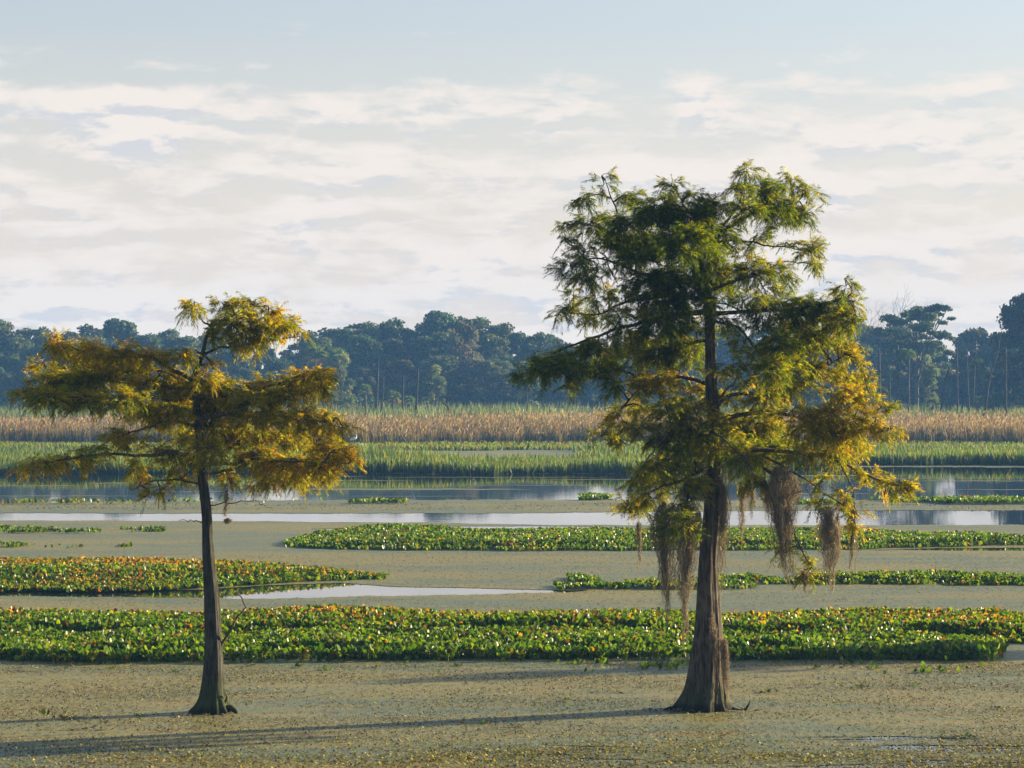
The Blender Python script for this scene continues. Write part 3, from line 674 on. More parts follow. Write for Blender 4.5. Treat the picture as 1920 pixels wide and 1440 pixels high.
RT_trunk = [(1315, 1340, 64), (1315, 1328, 54), (1318, 1312, 46), (1321, 1295, 41), (1323, 1270, 36), (1326, 1230, 32), (1328, 1190, 27.5), (1328, 1146, 24), (1328, 1060, 18.5), (1334, 980, 16.5), (1339, 900, 15), (1340, 800, 12.5), (1334, 720, 11.5), (1332, 640, 10), (1328, 560, 8.5), (1331, 490, 6.0), (1322, 450, 4.2), (1312, 415, 2.6), (1300, 390, 1.2)]
RT_limbs = [
    ([(1331, 583), (1261, 591), (1197, 606), (1138, 626), (1059, 652), (1000, 692)], -0.6, 0.045, 0.008),
    ([(1329, 560), (1240, 556), (1182, 563), (1118, 588), (1050, 584)], 0.8, 0.034, 0.007),
    ([(1329, 530), (1260, 522), (1197, 514), (1118, 487), (1068, 505)], -0.9, 0.034, 0.007),
    ([(1331, 480), (1240, 450), (1174, 420), (1155, 385), (1136, 335)], 0.4, 0.036, 0.006),
    ([(1240, 450), (1170, 438), (1110, 420), (1058, 414)], 0.9, 0.024, 0.006),
    ([(1335, 432), (1290, 402), (1253, 350)], -0.8, 0.026, 0.006),
    ([(1334, 452), (1376, 421), (1415, 397), (1474, 392), (1510, 362), (1490, 335)], 0.5, 0.034, 0.006),
    ([(1335, 440), (1372, 405), (1388, 365), (1396, 325)], -0.4, 0.024, 0.005),
    ([(1331, 485), (1356, 452), (1415, 456), (1458, 464), (1520, 474)], -0.3, 0.026, 0.006),
    ([(1330, 545), (1390, 522), (1440, 508), (1474, 488), (1510, 490)], 0.9, 0.026, 0.006),
    ([(1332, 588), (1390, 585), (1460, 582), (1554, 568), (1592, 550), (1578, 525)], -0.4, 0.036, 0.006),
    ([(1332, 600), (1385, 618), (1408, 654), (1442, 692)], -1.0, 0.026, 0.007),
    ([(1335, 770), (1380, 738), (1474, 738), (1534, 702), (1605, 655)], 0.6, 0.036, 0.007),
    ([(1336, 760), (1364, 725), (1384, 700)], -0.9, 0.022, 0.008),
    ([(1339, 790), (1434, 772), (1520, 790), (1600, 786), (1658, 804)], -0.8, 0.040, 0.007),
    ([(1340, 840), (1430, 846), (1530, 850), (1605, 880), (1655, 903), (1706, 917)], 0.3, 0.042, 0.006),
    ([(1340, 858), (1400, 868), (1450, 890), (1470, 940), (1486, 1000), (1500, 1035), (1516, 1060)], -0.6, 0.034, 0.006),
    ([(1335, 722), (1270, 706), (1200, 728), (1152, 788), (1130, 820)], 0.5, 0.030, 0.007),
    ([(1340, 822), (1270, 802), (1232, 830), (1190, 892)], -0.8, 0.032, 0.007),
    ([(1340, 872), (1280, 900), (1230, 920), (1178, 952)], 0.5, 0.030, 0.007),
    ([(1340, 880), (1300, 905), (1282, 940), (1272, 970)], -1.0, 0.024, 0.006),
    ([(1340, 800), (1330, 805), (1345, 820), (1385, 860)], -1.7, 0.034, 0.008),
    ([(1338, 780), (1360, 790), (1420, 810), (1470, 830)], 1.7, 0.034, 0.008),
    ([(1332, 640), (1300, 640), (1255, 660), (1230, 680)], 1.5, 0.030, 0.007),
    ([(1331, 520), (1310, 510), (1290, 495), (1275, 480)], -1.7, 0.028, 0.007),
    ([(1331, 500), (1345, 495), (1370, 510), (1385, 530)], 1.6, 0.028, 0.007),
    ([(1340, 850), (1440, 860), (1500, 895), (1540, 925), (1575, 945)], -0.9, 0.028, 0.006),
    ([(1575, 870), (1600, 920), (1606, 960), (1604, 990)], 0.25, 0.014, 0.005),
    ([(1486, 1000), (1452, 1035), (1430, 1068)], -0.7, 0.006, 0.002, 'bare'),
    ([(1490, 1010), (1505, 1025), (1510, 1045)], -0.5, 0.006, 0.003, 'bare'),
    ([(1520, 900), (1510, 920), (1535, 945)], -0.5, 0.010, 0.004, 'bare'),
]
G1, G2 = .12, .20
RT_clumps = [
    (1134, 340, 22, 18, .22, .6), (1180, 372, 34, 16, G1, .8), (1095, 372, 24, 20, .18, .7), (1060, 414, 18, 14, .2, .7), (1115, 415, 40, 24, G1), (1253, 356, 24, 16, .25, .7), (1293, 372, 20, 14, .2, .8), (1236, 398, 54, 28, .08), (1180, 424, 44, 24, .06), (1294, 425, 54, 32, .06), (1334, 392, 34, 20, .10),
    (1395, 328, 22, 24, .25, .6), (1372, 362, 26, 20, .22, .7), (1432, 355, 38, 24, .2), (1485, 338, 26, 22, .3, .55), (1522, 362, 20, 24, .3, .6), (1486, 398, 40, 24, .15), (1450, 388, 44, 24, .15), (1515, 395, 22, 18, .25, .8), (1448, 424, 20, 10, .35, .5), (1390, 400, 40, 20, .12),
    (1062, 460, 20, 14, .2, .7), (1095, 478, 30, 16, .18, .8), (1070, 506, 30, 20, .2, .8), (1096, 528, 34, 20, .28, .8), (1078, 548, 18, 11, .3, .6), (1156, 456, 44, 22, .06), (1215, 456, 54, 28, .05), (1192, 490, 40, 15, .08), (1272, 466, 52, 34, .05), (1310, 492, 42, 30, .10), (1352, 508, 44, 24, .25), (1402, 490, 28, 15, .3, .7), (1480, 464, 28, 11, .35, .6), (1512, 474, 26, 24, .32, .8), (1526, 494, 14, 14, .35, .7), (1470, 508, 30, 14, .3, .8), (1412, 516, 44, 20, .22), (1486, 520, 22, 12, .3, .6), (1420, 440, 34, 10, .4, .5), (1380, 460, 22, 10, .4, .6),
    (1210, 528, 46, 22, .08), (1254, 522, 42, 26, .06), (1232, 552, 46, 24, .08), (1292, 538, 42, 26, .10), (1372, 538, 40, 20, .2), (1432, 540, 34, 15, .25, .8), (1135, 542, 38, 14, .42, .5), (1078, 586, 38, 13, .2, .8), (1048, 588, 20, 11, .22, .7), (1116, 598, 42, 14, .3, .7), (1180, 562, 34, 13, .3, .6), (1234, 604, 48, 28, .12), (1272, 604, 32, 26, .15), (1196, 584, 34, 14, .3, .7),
    (1576, 538, 20, 22, .25, .6), (1592, 566, 20, 20, .3, .8), (1552, 578, 40, 20, .22), (1512, 578, 44, 22, .18), (1470, 572, 40, 20, .2), (1432, 582, 36, 20, .2), (1490, 606, 54, 20, .25), (1570, 608, 38, 24, .32), (1395, 564, 34, 14, .25, .8), (1595, 600, 18, 20, .35, .7), (1420, 612, 34, 12, .3, .6),
    (984, 700, 18, 11, .18, .8), (1010, 698, 34, 20, .14), (1040, 674, 38, 16, .2), (1066, 696, 38, 22, .2), (1098, 666, 42, 20, .25, .8), (1124, 686, 36, 20, .3, .8), (1148, 722, 20, 18, .22), (1136, 644, 42, 16, .35, .7), (1180, 632, 46, 18, .35, .8), (1210, 648, 40, 20, .3), (1078, 722, 16, 12, .35, .7), (1170, 672, 34, 18, .45, .7), (1150, 695, 26, 16, .3, .7),
    (1246, 664, 42, 26, .2), (1306, 652, 28, 18, .35, .7), (1196, 706, 36, 18, .5, .7), (1236, 716, 42, 20, .55, .8), (1276, 704, 28, 14, .75, .7), (1214, 738, 38, 20, .5, .7), (1250, 690, 36, 18, .4, .7), (1290, 735, 34, 18, .55, .6),
    (1136, 814, 20, 13, .35), (1158, 786, 26, 15, .55), (1184, 764, 26, 14, .55, .8), (1210, 770, 26, 14, .5, .6),
    (1456, 654, 36, 24, .18), (1432, 696, 46, 26, .35), (1494, 664, 40, 18, .4, .8), (1552, 650, 40, 18, .55, .8), (1600, 650, 28, 22, .55, .8), (1608, 682, 20, 15, .6, .7), (1534, 696, 44, 20, .5, .8), (1592, 712, 38, 18, .6), (1632, 710, 18, 13, .5, .8), (1510, 732, 44, 20, .55, .8), (1575, 744, 42, 22, .62), (1466, 724, 40, 20, .45), (1400, 668, 30, 16, .4, .6), (1620, 735, 20, 14, .6, .6), (1400, 725, 30, 16, .5, .5),
    (1608, 792, 42, 22, .62), (1650, 806, 20, 13, .6), (1574, 810, 52, 28, .58), (1520, 810, 52, 24, .52), (1466, 820, 46, 24, .45), (1430, 798, 50, 24, .5), (1608, 846, 28, 24, .66), (1556, 852, 42, 24, .55), (1502, 852, 42, 22, .48), (1432, 852, 52, 28, .36), (1380, 862, 34, 26, .34), (1398, 898, 28, 18, .5, .8), (1326, 810, 50, 28, .42), (1292, 778, 42, 24, .5, .8), (1256, 794, 38, 24, .45), (1274, 834, 42, 24, .35), (1232, 822, 28, 18, .35), (1304, 862, 38, 24, .34), (1256, 872, 42, 18, .4), (1222, 870, 28, 18, .45), (1196, 896, 28, 18, .5), (1238, 905, 42, 18, .5), (1284, 908, 34, 18, .42), (1370, 790, 44, 24, .45, .8), (1400, 830, 46, 26, .36), (1350, 835, 46, 26, .34), (1480, 780, 44, 20, .55, .8), (1548, 775, 44, 20, .6),
    (1178, 950, 18, 14, .55), (1198, 956, 24, 16, .5), (1222, 935, 24, 16, .45), (1278, 970, 24, 20, .38), (1262, 955, 24, 14, .4), (1290, 935, 24, 14, .4), (1250, 985, 18, 14, .35), (1310, 900, 26, 16, .42),
    (1612, 888, 16, 9, .5, .6), (1652, 902, 26, 11, .58), (1682, 912, 26, 14, .5), (1708, 918, 10, 8, .65), (1664, 926, 16, 9, .45), (1530, 903, 16, 10, .5, .6), (1573, 928, 28, 18, .52, .6), (1532, 942, 16, 14, .5, .7), (1560, 950, 12, 9, .55, .6), (1610, 965, 20, 8, .55, .6), (1602, 986, 14, 7, .6, .6), (1514, 1056, 8, 8, .4, .8), (1504, 1074, 11, 8, .5, .8), (1430, 905, 26, 12, .5, .6), (1465, 1035, 22, 9, .3, .5),
    (1290, 660, 40, 22, .22), (1318, 618, 30, 16, .28, .8), (1352, 602, 36, 16, .28, .8), (1362, 690, 30, 18, .4, .7), (1328, 748, 28, 14, .48, .7), (1160, 600, 38, 16, .28, .7), (1250, 636, 38, 20, .2), (1186, 662, 38, 18, .36, .8), (1120, 562, 36, 14, .25, .7), (1140, 506, 34, 14, .25, .7), (1450, 636, 34, 14, .3, .8), (1482, 690, 38, 20, .42, .8), (1392, 640, 28, 12, .32, .7), (1540, 626, 46, 18, .32), (1372, 752, 36, 16, .46, .7), (1432, 752, 40, 18, .46), (1242, 762, 36, 16, .46, .8), (1200, 802, 30, 16, .42, .8), (1172, 832, 22, 12, .42, .8), (1640, 762, 22, 14, .5, .8), (1350, 440, 38, 20, .10), (1400, 470, 24, 10, .32, .6), (1450, 498, 24, 10, .28, .7), (1268, 570, 40, 22, .08), (1326, 570, 30, 16, .2), (1520, 640, 40, 18, .36), (1340, 700, 22, 14, .45, .5)]
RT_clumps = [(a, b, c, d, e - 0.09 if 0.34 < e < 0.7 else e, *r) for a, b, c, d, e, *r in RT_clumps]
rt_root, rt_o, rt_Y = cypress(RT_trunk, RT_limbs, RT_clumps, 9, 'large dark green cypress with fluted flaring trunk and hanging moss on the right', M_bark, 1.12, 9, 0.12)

# the neighbour standing out of frame to the right, whose shadow crosses the film
nb = empty('bald_cypress', (29.8, 65.1, 0), math.radians(202), (0.8, 0.6, 1.0))
tag(nb, 'third cypress standing beyond the right edge of the view', 'tree')
for ch in list(rt_root.children):
    c = ch.copy(); COL.objects.link(c); c.parent = nb

# roots and scraps at the two feet
def root_stub(name, pts, r, label_parent, Y, origin, mat):
    q = spline(pts, 9); W3 = np.stack([(q[:, 0] - 960) * Y / FPX, np.full(9, Y) + np.linspace(-.05, -.15, 9), CAM_H - (q[:, 1] - HOR) * Y / FPX], 1) - origin
    V, P = tubes(W3[None], np.linspace(r, r * .35, 9)[None], 7)
    add(name, make_mesh(name, V, P, mat, None, True), label_parent)
root_stub('root', [(1372, 1329), (1384, 1331), (1395, 1330), (1401, 1322), (1405, 1314)], 0.035, rt_root, rt_Y, rt_o, M_bark)
root_stub('root', [(1266, 1328), (1254, 1328), (1246, 1331), (1240, 1334)], 0.05, rt_root, rt_Y, rt_o, M_bark)
root_stub('root', [(425, 1330), (434, 1326), (442, 1331), (446, 1337)], 0.07, lt_root, lt_Y, lt_o, M_bark)
root_stub('root', [(420, 1320), (427, 1307), (424, 1298)], 0.025, lt_root, lt_Y, lt_o, M_bark)

# ------------------------------------------------------------------ hanging Spanish moss
def moss(path, Y, dy, seed, label, strands=150, fuzz=3000, thin=0.5):
    """path rows: (px, py, half width px) from the top down"""
    rg = np.random.default_rng(seed)
    P = spline(path, 40); sc = Y / FPX
    base = np.array([(P[0, 0] - 960) * sc, Y + dy, CAM_H - (P[0, 1] - HOR) * sc])
    cx = (P[:, 0] - 960) * sc - base[0]; cz = CAM_H - (P[:, 1] - HOR) * sc - base[2]; hw = P[:, 2] * sc
    A = Acc(); m = 22
    strands = int(strands * 0.95); fuzz = int(fuzz * 1.5); ns = max(3, strands // 6); hk = rg.integers(0, ns, strands)          # the hank is made of smaller tresses
    t0 = (rg.uniform(0, 0.5, ns) ** 1.3)[hk] * rg.uniform(0.5, 1, strands)
    e1 = rg.uniform(0.12, 1.0, ns) ** (thin + .2); e1[0] = 1.0
    t1 = np.clip(t0 + e1[hk] * rg.uniform(0.6, 1.0, strands) * (1 - t0), t0 + 0.08, 1)
    sa = rg.uniform(0, 6.28, ns); sr = rg.uniform(0, 1.25, ns) ** 0.6
    hx_ = (sr * np.cos(sa))[hk] + rg.normal(0, 0.16, strands); hy_ = (sr * np.sin(sa))[hk] + rg.normal(0, 0.16, strands)
    a = np.arctan2(hy_, hx_); rr = np.hypot(hx_, hy_)
    u = np.linspace(0, 1, m)[None]
    tt = t0[:, None] + (t1 - t0)[:, None] * u
    ii = tt * 39
    X = np.interp(ii, np.arange(40), cx); Z = np.interp(ii, np.arange(40), cz); H = np.interp(ii, np.arange(40), hw)
    X = X + H * (rg.uniform(0.1, 0.6, ns)[hk][:, None] * np.sin(tt * rg.uniform(3, 9, ns)[hk][:, None] + rg.uniform(0, 6.28, ns)[hk][:, None]))
    H = H * (1 + 0.35 * np.sin(tt * 17 + seed) * np.sin(tt * 7.3 + 2 * seed))
    wig = lambda s: 0.016 * np.sin(u * rg.uniform(8, 26, (strands, 1)) + rg.uniform(0, 6.28, (strands, 1))) + 0.006 * np.sin(u * rg.uniform(30, 60, (strands, 1)) + rg.uniform(0, 6.28, (strands, 1)))
    rr2 = rr[:, None] * (1 - 0.25 * u)
    S = np.stack([X + H * rr2 * np.cos(a)[:, None] + wig(0), H * rr2 * np.sin(a)[:, None] * 0.9 + wig(1), Z], -1)
    c0 = np.array([(0.24, 0.20, 0.135), (0.31, 0.26, 0.175), (0.14, 0.12, 0.085), (0.37, 0.305, 0.21)])
    V, Pq = ribbons(S, np.linspace(0.0042, 0.0026, m), rg)
    A.put(V, Pq, np.repeat(c0[rg.integers(0, 4, strands)], m * 2, 0))
    k = rg.integers(0, strands, fuzz); j = rg.integers(0, m - 1, fuzz); f = rg.uniform(0, 1, (fuzz, 1))
    b0 = S[k, j] * (1 - f) + S[k, j + 1] * f
    dv = unit(rg.normal(size=(fuzz, 3)) * [1, 1, .7] + [0, 0, -0.7]) * rg.uniform(0.02, 0.07, (fuzz, 1))
    V, Pq = diamonds(b0, b0 + dv, unit(np.cross(dv, rg.normal(size=(fuzz, 3)))) * 0.0022)
    A.put(V, Pq, np.repeat(c0[rg.integers(0, 4, fuzz)] * rg.uniform(0.8, 1.2, (fuzz, 1)), 4, 0))
    tag(add('spanish_moss', A.mesh('spanish_moss', M_moss), None, base), label, 'moss', 'moss hanging from the large cypress')
mY = rt_Y
moss([(1199, 975, 4), (1199, 1020, 5), (1200, 1080, 2)], mY, 0.3, 1, 'thin leftmost strand of grey moss on the large cypress', 30, 900)
moss([(1245, 938, 20), (1240, 975, 21), (1243, 1040, 19), (1248, 1110, 13), (1252, 1192, 6)], mY, -0.4, 2, 'broad grey moss hank left of the large trunk, second from left', 240, 6500)
moss([(1284, 960, 14), (1280, 1010, 15), (1279, 1090, 13), (1279, 1160, 8), (1276, 1235, 3)], mY, -0.7, 3, 'longest moss hank, close left of the large trunk', 200, 5500)
moss([(1306, 950, 6), (1304, 985, 6), (1302, 1030, 3)], mY, -0.2, 4, 'short moss wisp touching the left side of the large trunk', 40, 900)
moss([(1354, 880, 10), (1356, 960, 10), (1353, 1040, 8), (1352, 1130, 5)], mY, -0.15, 5, 'long moss hank lying along the right side of the large trunk', 120, 3500)
moss([(1391, 900, 7), (1391, 950, 7), (1392, 1028, 3)], mY, 0.2, 6, 'thin moss strand just right of the large trunk', 50, 1300)
moss([(1409, 920, 4), (1409, 950, 4), (1409, 975, 2)], mY, 0.0, 7, 'shortest moss wisp right of the large trunk', 22, 450)
moss([(1452, 872, 18), (1462, 915, 24), (1462, 960, 22), (1464, 1020, 19), (1472, 1070, 14), (1488, 1135, 5)], mY, -0.55, 8, 'heaviest moss hank trailing from the bent low limb', 330, 8500)
moss([(1430, 900, 10), (1434, 940, 9), (1438, 985, 5)], mY, -0.3, 9, 'ragged short moss hank left of the heaviest hank', 60, 1600)
moss([(1506, 1060, 9), (1506, 1085, 7), (1505, 1122, 3)], mY, -0.6, 10, 'small moss tuft at the tip of the bent low limb', 45, 1100)
moss([(1540, 948, 12), (1541, 990, 17), (1543, 1045, 14), (1545, 1112, 5)], mY, -0.8, 11, 'full moss hank hanging alone right of the bent limb', 200, 5000)
moss([(1560, 950, 5), (1562, 1000, 5), (1561, 1050, 2)], mY, -0.7, 12, 'slim moss strand beside the full lone hank', 30, 800)
moss([(1602, 935, 6), (1603, 985, 8), (1603, 1040, 7), (1602, 1102, 3)], mY, 0.3, 13, 'rightmost moss strand under the outermost low branch', 80, 2200)
moss([(1334, 1145, 4), (1337, 1200, 5.5), (1340, 1250, 5), (1345, 1318, 3)], mY, -0.34, 14, 'brown moss strip clinging to the front of the large trunk', 60, 2600)
moss([(1352, 1190, 4), (1358, 1240, 6), (1365, 1285, 6), (1376, 1322, 4)], mY, -0.26, 15, 'brown moss strip clinging to the right flank of the large trunk foot', 60, 2600)
def small_moss(path, seed, label):
    moss(path, lt_Y, -0.25, seed, label, 16, 420); o = COL.objects[-1]; o['group'] = 'moss scraps on the smaller cypress'
small_moss([(427, 905, 2.5), (428, 930, 3.5), (427, 960, 3), (429, 972, 1.5)], 21, 'dangling moss scrap on the bare twig of the smaller cypress')
small_moss([(430, 970, 1.0), (431, 975, 5), (431, 981, 4)], 22, 'small moss ball hanging lowest below the bare twig')

# ------------------------------------------------------------------ reeds and far marsh
def reeds(name, n, dfun, x0, x1, hfun, wid, cb, ct, lean, seed, label, plume=None, clump=0.5, cat='reeds'):
    rg = np.random.default_rng(seed)
    x = rg.uniform(x0, x1, n); v = rg.uniform(0, 1, n) ** 1.25
    df, db = dfun(x); d = df + (db - df) * v
    ok = (db > df + 0.3) & (noise2(x, d * 1.5, seed + 2, 1.3) > -clump - 0.5)
    x, d = x[ok], d[ok]; n = len(x)
    h = hfun(x, d) * rg.uniform(0.55, 1.08, n)
    a = rg.uniform(0, 6.28, n); ln = np.abs(rg.normal(0, lean, n)) * h
    b0 = np.stack([x, d, 0 * x], 1); tip = b0 + np.stack([np.cos(a) * ln, np.sin(a) * ln, h], 1)
    pb = np.asarray(cb)[rg.integers(0, len(cb), n)]; pt = np.asarray(ct)[rg.integers(0, len(ct), n)]
    mixn = np.clip(0.5 + 0.5 * noise2(x, d, seed + 4, 0.22), 0, 1)[:, None]
    pt = pt * (0.55 + 0.45 * mixn) + pb * (0.45 - 0.45 * mixn)
    br = rg.uniform(0.5, 1.5, (n, 1))
    V, P, C = blades(b0, tip, wid * rg.uniform(0.7, 1.3, n), rg.uniform(0, 3.14, n), pb * br, pt * br, 0.03)
    A = Acc(); A.put(V, P, C)
    if plume:
        k = rg.uniform(0, 1, n) < plume[0]
        b1 = tip[k]; m = len(b1); dv = unit(rg.normal(0, 0.35, (m, 3)) + [0.25, 0, 1.0]) * rg.uniform(0.5, 1.0, (m, 1)) * plume[1]
        V, P = diamonds(b1 - dv * 0.5, b1 + dv * 0.5, unit(np.cross(dv, rg.normal(size=(m, 3)))) * plume[2])
        A.put(V, P, np.repeat(np.asarray(plume[3])[rg.integers(0, len(plume[3]), m)] * rg.uniform(0.75, 1.2, (m, 1)), 4, 0))
    tag(add(name, A.mesh(name, M_reed)), label, cat, kind='stuff')
GB = [(0.022, 0.05, 0.010), (0.03, 0.06, 0.012), (0.018, 0.04, 0.010)]  # blade bases darkened: shade on the reeds' lower face painted into the colour
GTI = [(0.13, 0.24, 0.015), (0.21, 0.29, 0.02), (0.08, 0.17, 0.015), (0.33, 0.31, 0.09)]
shore = lambda x: depth(np.interp(x * FPX / 172 + 960, [-400, 0, 500, 900, 1150, 1300, 1500, 1650, 2400], [889, 889, 887, 889, 888, 885, 878, 873, 874]))
def g_front(x):
    s = shore(x) + 0.8 * wav(x, 61, 0.5, 5, 0.7); return s, s + 15 + 4 * wav(x, 62, 0.2)
reeds('green_reed_bed', 50000, g_front, -48, 48, lambda x, d: 0.88 + 0.42 * noise2(x, d, 63, 0.3), 0.08, GB, GTI, 0.28, 64, 'green reeds and pickerelweed standing at the far edge of the dark water', clump=0.15)
def g_side(x):
    px = x * FPX / 205 + 960
    s = shore(x) + 14; e = np.where((px < 690) | (px > 1080), 225 + 4 * wav(x, 65, 0.3), s)
    return s, e
reeds('green_reed_bed', 30000, g_side, -56, 56, lambda x, d: 0.62 + 0.28 * noise2(x, d, 66, 0.25), 0.08, GB, GTI, 0.2, 67, 'second stand of green reeds behind the shore reeds with a tan gap in the middle')
reeds('marsh_herbs', 26000, lambda x: (np.full_like(x, 222.0) + 2 * wav(x, 68, 0.4), np.full_like(x, 246.0)), -62, 62, lambda x, d: 0.42 + 0.12 * noise2(x, d, 69, 0.2), 0.13,
      [(0.05, 0.10, 0.01), (0.07, 0.12, 0.01)], [(0.16, 0.27, 0.02), (0.24, 0.31, 0.03), (0.36, 0.20, 0.03)], 0.5, 70, 'low sunny green herbs in front of the brown reeds', cat='marsh plants')
TAN = [(0.26, 0.178, 0.088), (0.21, 0.128, 0.068), (0.29, 0.215, 0.115), (0.14, 0.155, 0.035), (0.23, 0.118, 0.075)]
TB = [(0.045, 0.05, 0.016), (0.075, 0.065, 0.026), (0.035, 0.05, 0.014)]
hb = lambda x, d: 1.95 + 0.6 * noise2(x, d, 71, 0.2) + 0.25 * np.clip((x - 2) / 8, 0, 1) * (x < 14)
reeds('brown_reed_bed', 74000, lambda x: (241 + 3 * wav(x, 72, 0.25, 5, 0.7), 292 + 0 * x), -72, 72, hb, 0.065, TB, TAN, 0.20, 73, 'tall tan and pinkish cattail reeds across the whole far marsh',
      plume=(0.45, 0.42, 0.045, [(0.33, 0.235, 0.165), (0.27, 0.18, 0.125), (0.42, 0.33, 0.23), (0.21, 0.125, 0.085)]), clump=0.75)
reeds('grey_green_rushes', 30000, lambda x: (np.full_like(x, 305.0), np.full_like(x, 362.0) + 3 * wav(x, 75, 0.1)), -95, 95, lambda x, d: 2.45 + 0.45 * noise2(x, d, 76, 0.1), 0.16,
      [(0.08, 0.11, 0.04)], [(0.15, 0.20, 0.06), (0.19, 0.23, 0.07), (0.12, 0.17, 0.05)], 0.25, 77, 'pale grey green rushes between the brown reeds and the far wood')

FD = 0.76                                                 # the far wood stands nearer than first paced out
# ------------------------------------------------------------------ far wood
def leaf_cloud(A, cen, rad, n, size, rg, colr, squash=0.8):
    u = rand_unit(n, rg); u[:, 2] = np.where(u[:, 2] < -0.45, -u[:, 2], u[:, 2])
    p = cen + u * rad * np.array([1, 1, squash]) * (rg.uniform(0.35, 1.15, (n, 1)))
    d1 = unit(u * 0.3 + rg.normal(size=(n, 3))); s = size * rg.uniform(0.6, 1.3, (n, 1))
    d2 = unit(np.cross(d1, rg.normal(size=(n, 3)) + u)) * s * 0.42
    V, P = diamonds(p - d1 * s * 0.5, p + d1 * s * 0.5, d2)
    A.put(V, P, np.repeat(colr * 1.15 * rg.uniform(0.7, 1.3, (n, 1)), 4, 0))
def tree_proto(seed, H, Wd, base, nlobe, lob, nleaf, leaf, color, flat=0.5, dome=True):
    """returns (trunk mesh, crown mesh) of a tree H tall, Wd wide, crown starting at base"""
    rg = np.random.default_rng(seed); A = Acc(); T = Acc()
    lean = rg.normal(0, 0.25, 2)
    tops = []
    for k in range(nlobe):
        a = rg.uniform(0, 6.28); f = (k + 0.5) / nlobe
        z = base + (H - base - lob * 0.7) * f ** (0.8 if dome else 1.0)
        prof = math.sqrt(max(0.05, 1 - (abs(f - 0.3) / 0.72) ** 2)) if dome else 0.75 + 0.25 * math.sin(f * 3)
        r = prof * (Wd / 2 - lob * 0.6) * math.sqrt(rg.uniform(0.15, 1))
        c = np.array([r * math.cos(a) + lean[0] * f, r * math.sin(a) + lean[1] * f, z + rg.normal(0, 0.25)])
        lr = lob * rg.uniform(0.45, 1.45)
        col_ = np.asarray(color) * rg.uniform(0.5, 1.7) * np.array([rg.uniform(0.85, 1.2), 1, rg.uniform(0.8, 1.2)])
        leaf_cloud(A, c, lr, int(nleaf / nlobe * (lr / lob) ** 2), leaf, rg, col_, 1 - flat * 0.5)
        tops.append(c)
    P = spline([(0, 0, -0.2), (lean[0] * .3, lean[1] * .3, base * 0.6 + .5), (lean[0], lean[1], lerp(base, H, 0.55))], 8)
    V, Pq = tubes(P[None], np.linspace(0.025 * H, 0.008 * H, 8)[None], 8); T.put(V, Pq, (0.1, 0.1, 0.1))
    for c in tops[::2]:
        s = P[min(7, 3 + int(rg.integers(0, 4)))]
        L = spline([s, (s + c) / 2 + [0, 0, .3], c], 5)
        V, Pq = tubes(L[None], np.linspace(0.009 * H, 0.003 * H, 5)[None], 5); T.put(V, Pq, (0.1, 0.1, 0.1))
    return T.mesh('trunk', M_fartrunk), A.mesh('crown', M_far)
OAK = (0.052, 0.072, 0.030)
protos = [tree_proto(301, 15, 12, 1.5, 75, 1.35, 12000, 0.55, OAK), tree_proto(302, 15, 8, 1.5, 70, 1.1, 10000, 0.5, (0.06, 0.08, 0.03), 0.8, False), tree_proto(303, 15, 13, 2.0, 75, 1.35, 12000, 0.55, (0.07, 0.08, 0.04)),
          tree_proto(304, 15, 9, 1.5, 55, 1.05, 9000, 0.5, (0.045, 0.075, 0.028), 0.2), tree_proto(305, 15, 11, 1.5, 70, 1.2, 11000, 0.5, (0.085, 0.085, 0.05)), tree_proto(306, 15, 12, 1.5, 75, 1.2, 12000, 0.5, (0.04, 0.062, 0.026))]
def plant_tree(proto, x, y, H, wide, rz, name, label, group=None):
    o = empty(name, (x, y, 0.05), rz, (wide * H / 15 * (1 + 0.22 * math.sin(x * 7.1)), wide * H / 15 * (1 + 0.2 * math.cos(x * 5.3)), H / 15))
    o.rotation_euler = (0.05 * math.sin(x * 3.7), 0.07 * math.cos(x * 4.9), rz)
    tag(o, label, 'tree', group)
    add('trunk', proto[0], o); add('crown', proto[1], o)
    return o
SIL = [(-900, 604), (-400, 600), (0, 606), (50, 610), (75, 624), (105, 616), (130, 605), (200, 599), (300, 609), (350, 612), (420, 618), (560, 640), (600, 614), (660, 600), (720, 604), (760, 600), (800, 590), (850, 591), (940, 597), (1000, 607), (1045, 624), (1120, 622), (1300, 612), (1450, 606), (1560, 612), (1620, 600), (1660, 604), (1810, 622), (1845, 612), (2000, 590), (2900, 595)]
rs = np.random.default_rng(401)
def wood_row(Y, gap, fac, seed, jit, lab):
    Y *= FD; gap *= FD; jit *= FD
    rg = np.random.default_rng(seed); x = -0.235 * Y
    while x < 0.235 * Y:
        y = Y + rg.uniform(-jit, jit); px = x * FPX / y + 960
        top = np.interp(px, *zip(*SIL)); H = (CAM_H + (HOR - top) * y / FPX) * fac * rg.uniform(0.84, 1.05)
        plant_tree(protos[rg.integers(0, 6)], x, y, max(4.0, H), rg.uniform(0.8, 1.05) / fac ** 0.35, rg.uniform(0, 6.28), 'broadleaf_tree', lab, lab.replace('hazy ', '') + 's' if False else 'trees of the far wood, ' + lab.split(' in ')[1])
        x += gap * rg.uniform(0.7, 1.3)
wood_row(552, 5.0, 1.0, 411, 8, 'hazy dark green tree in the skyline row of the far wood')
wood_row(528, 5.8, 0.86, 412, 7, 'hazy dark green tree in the middle row of the far wood')
wood_row(503, 6.8, 0.62, 413, 7, 'hazy lower tree in the front row of the far wood')
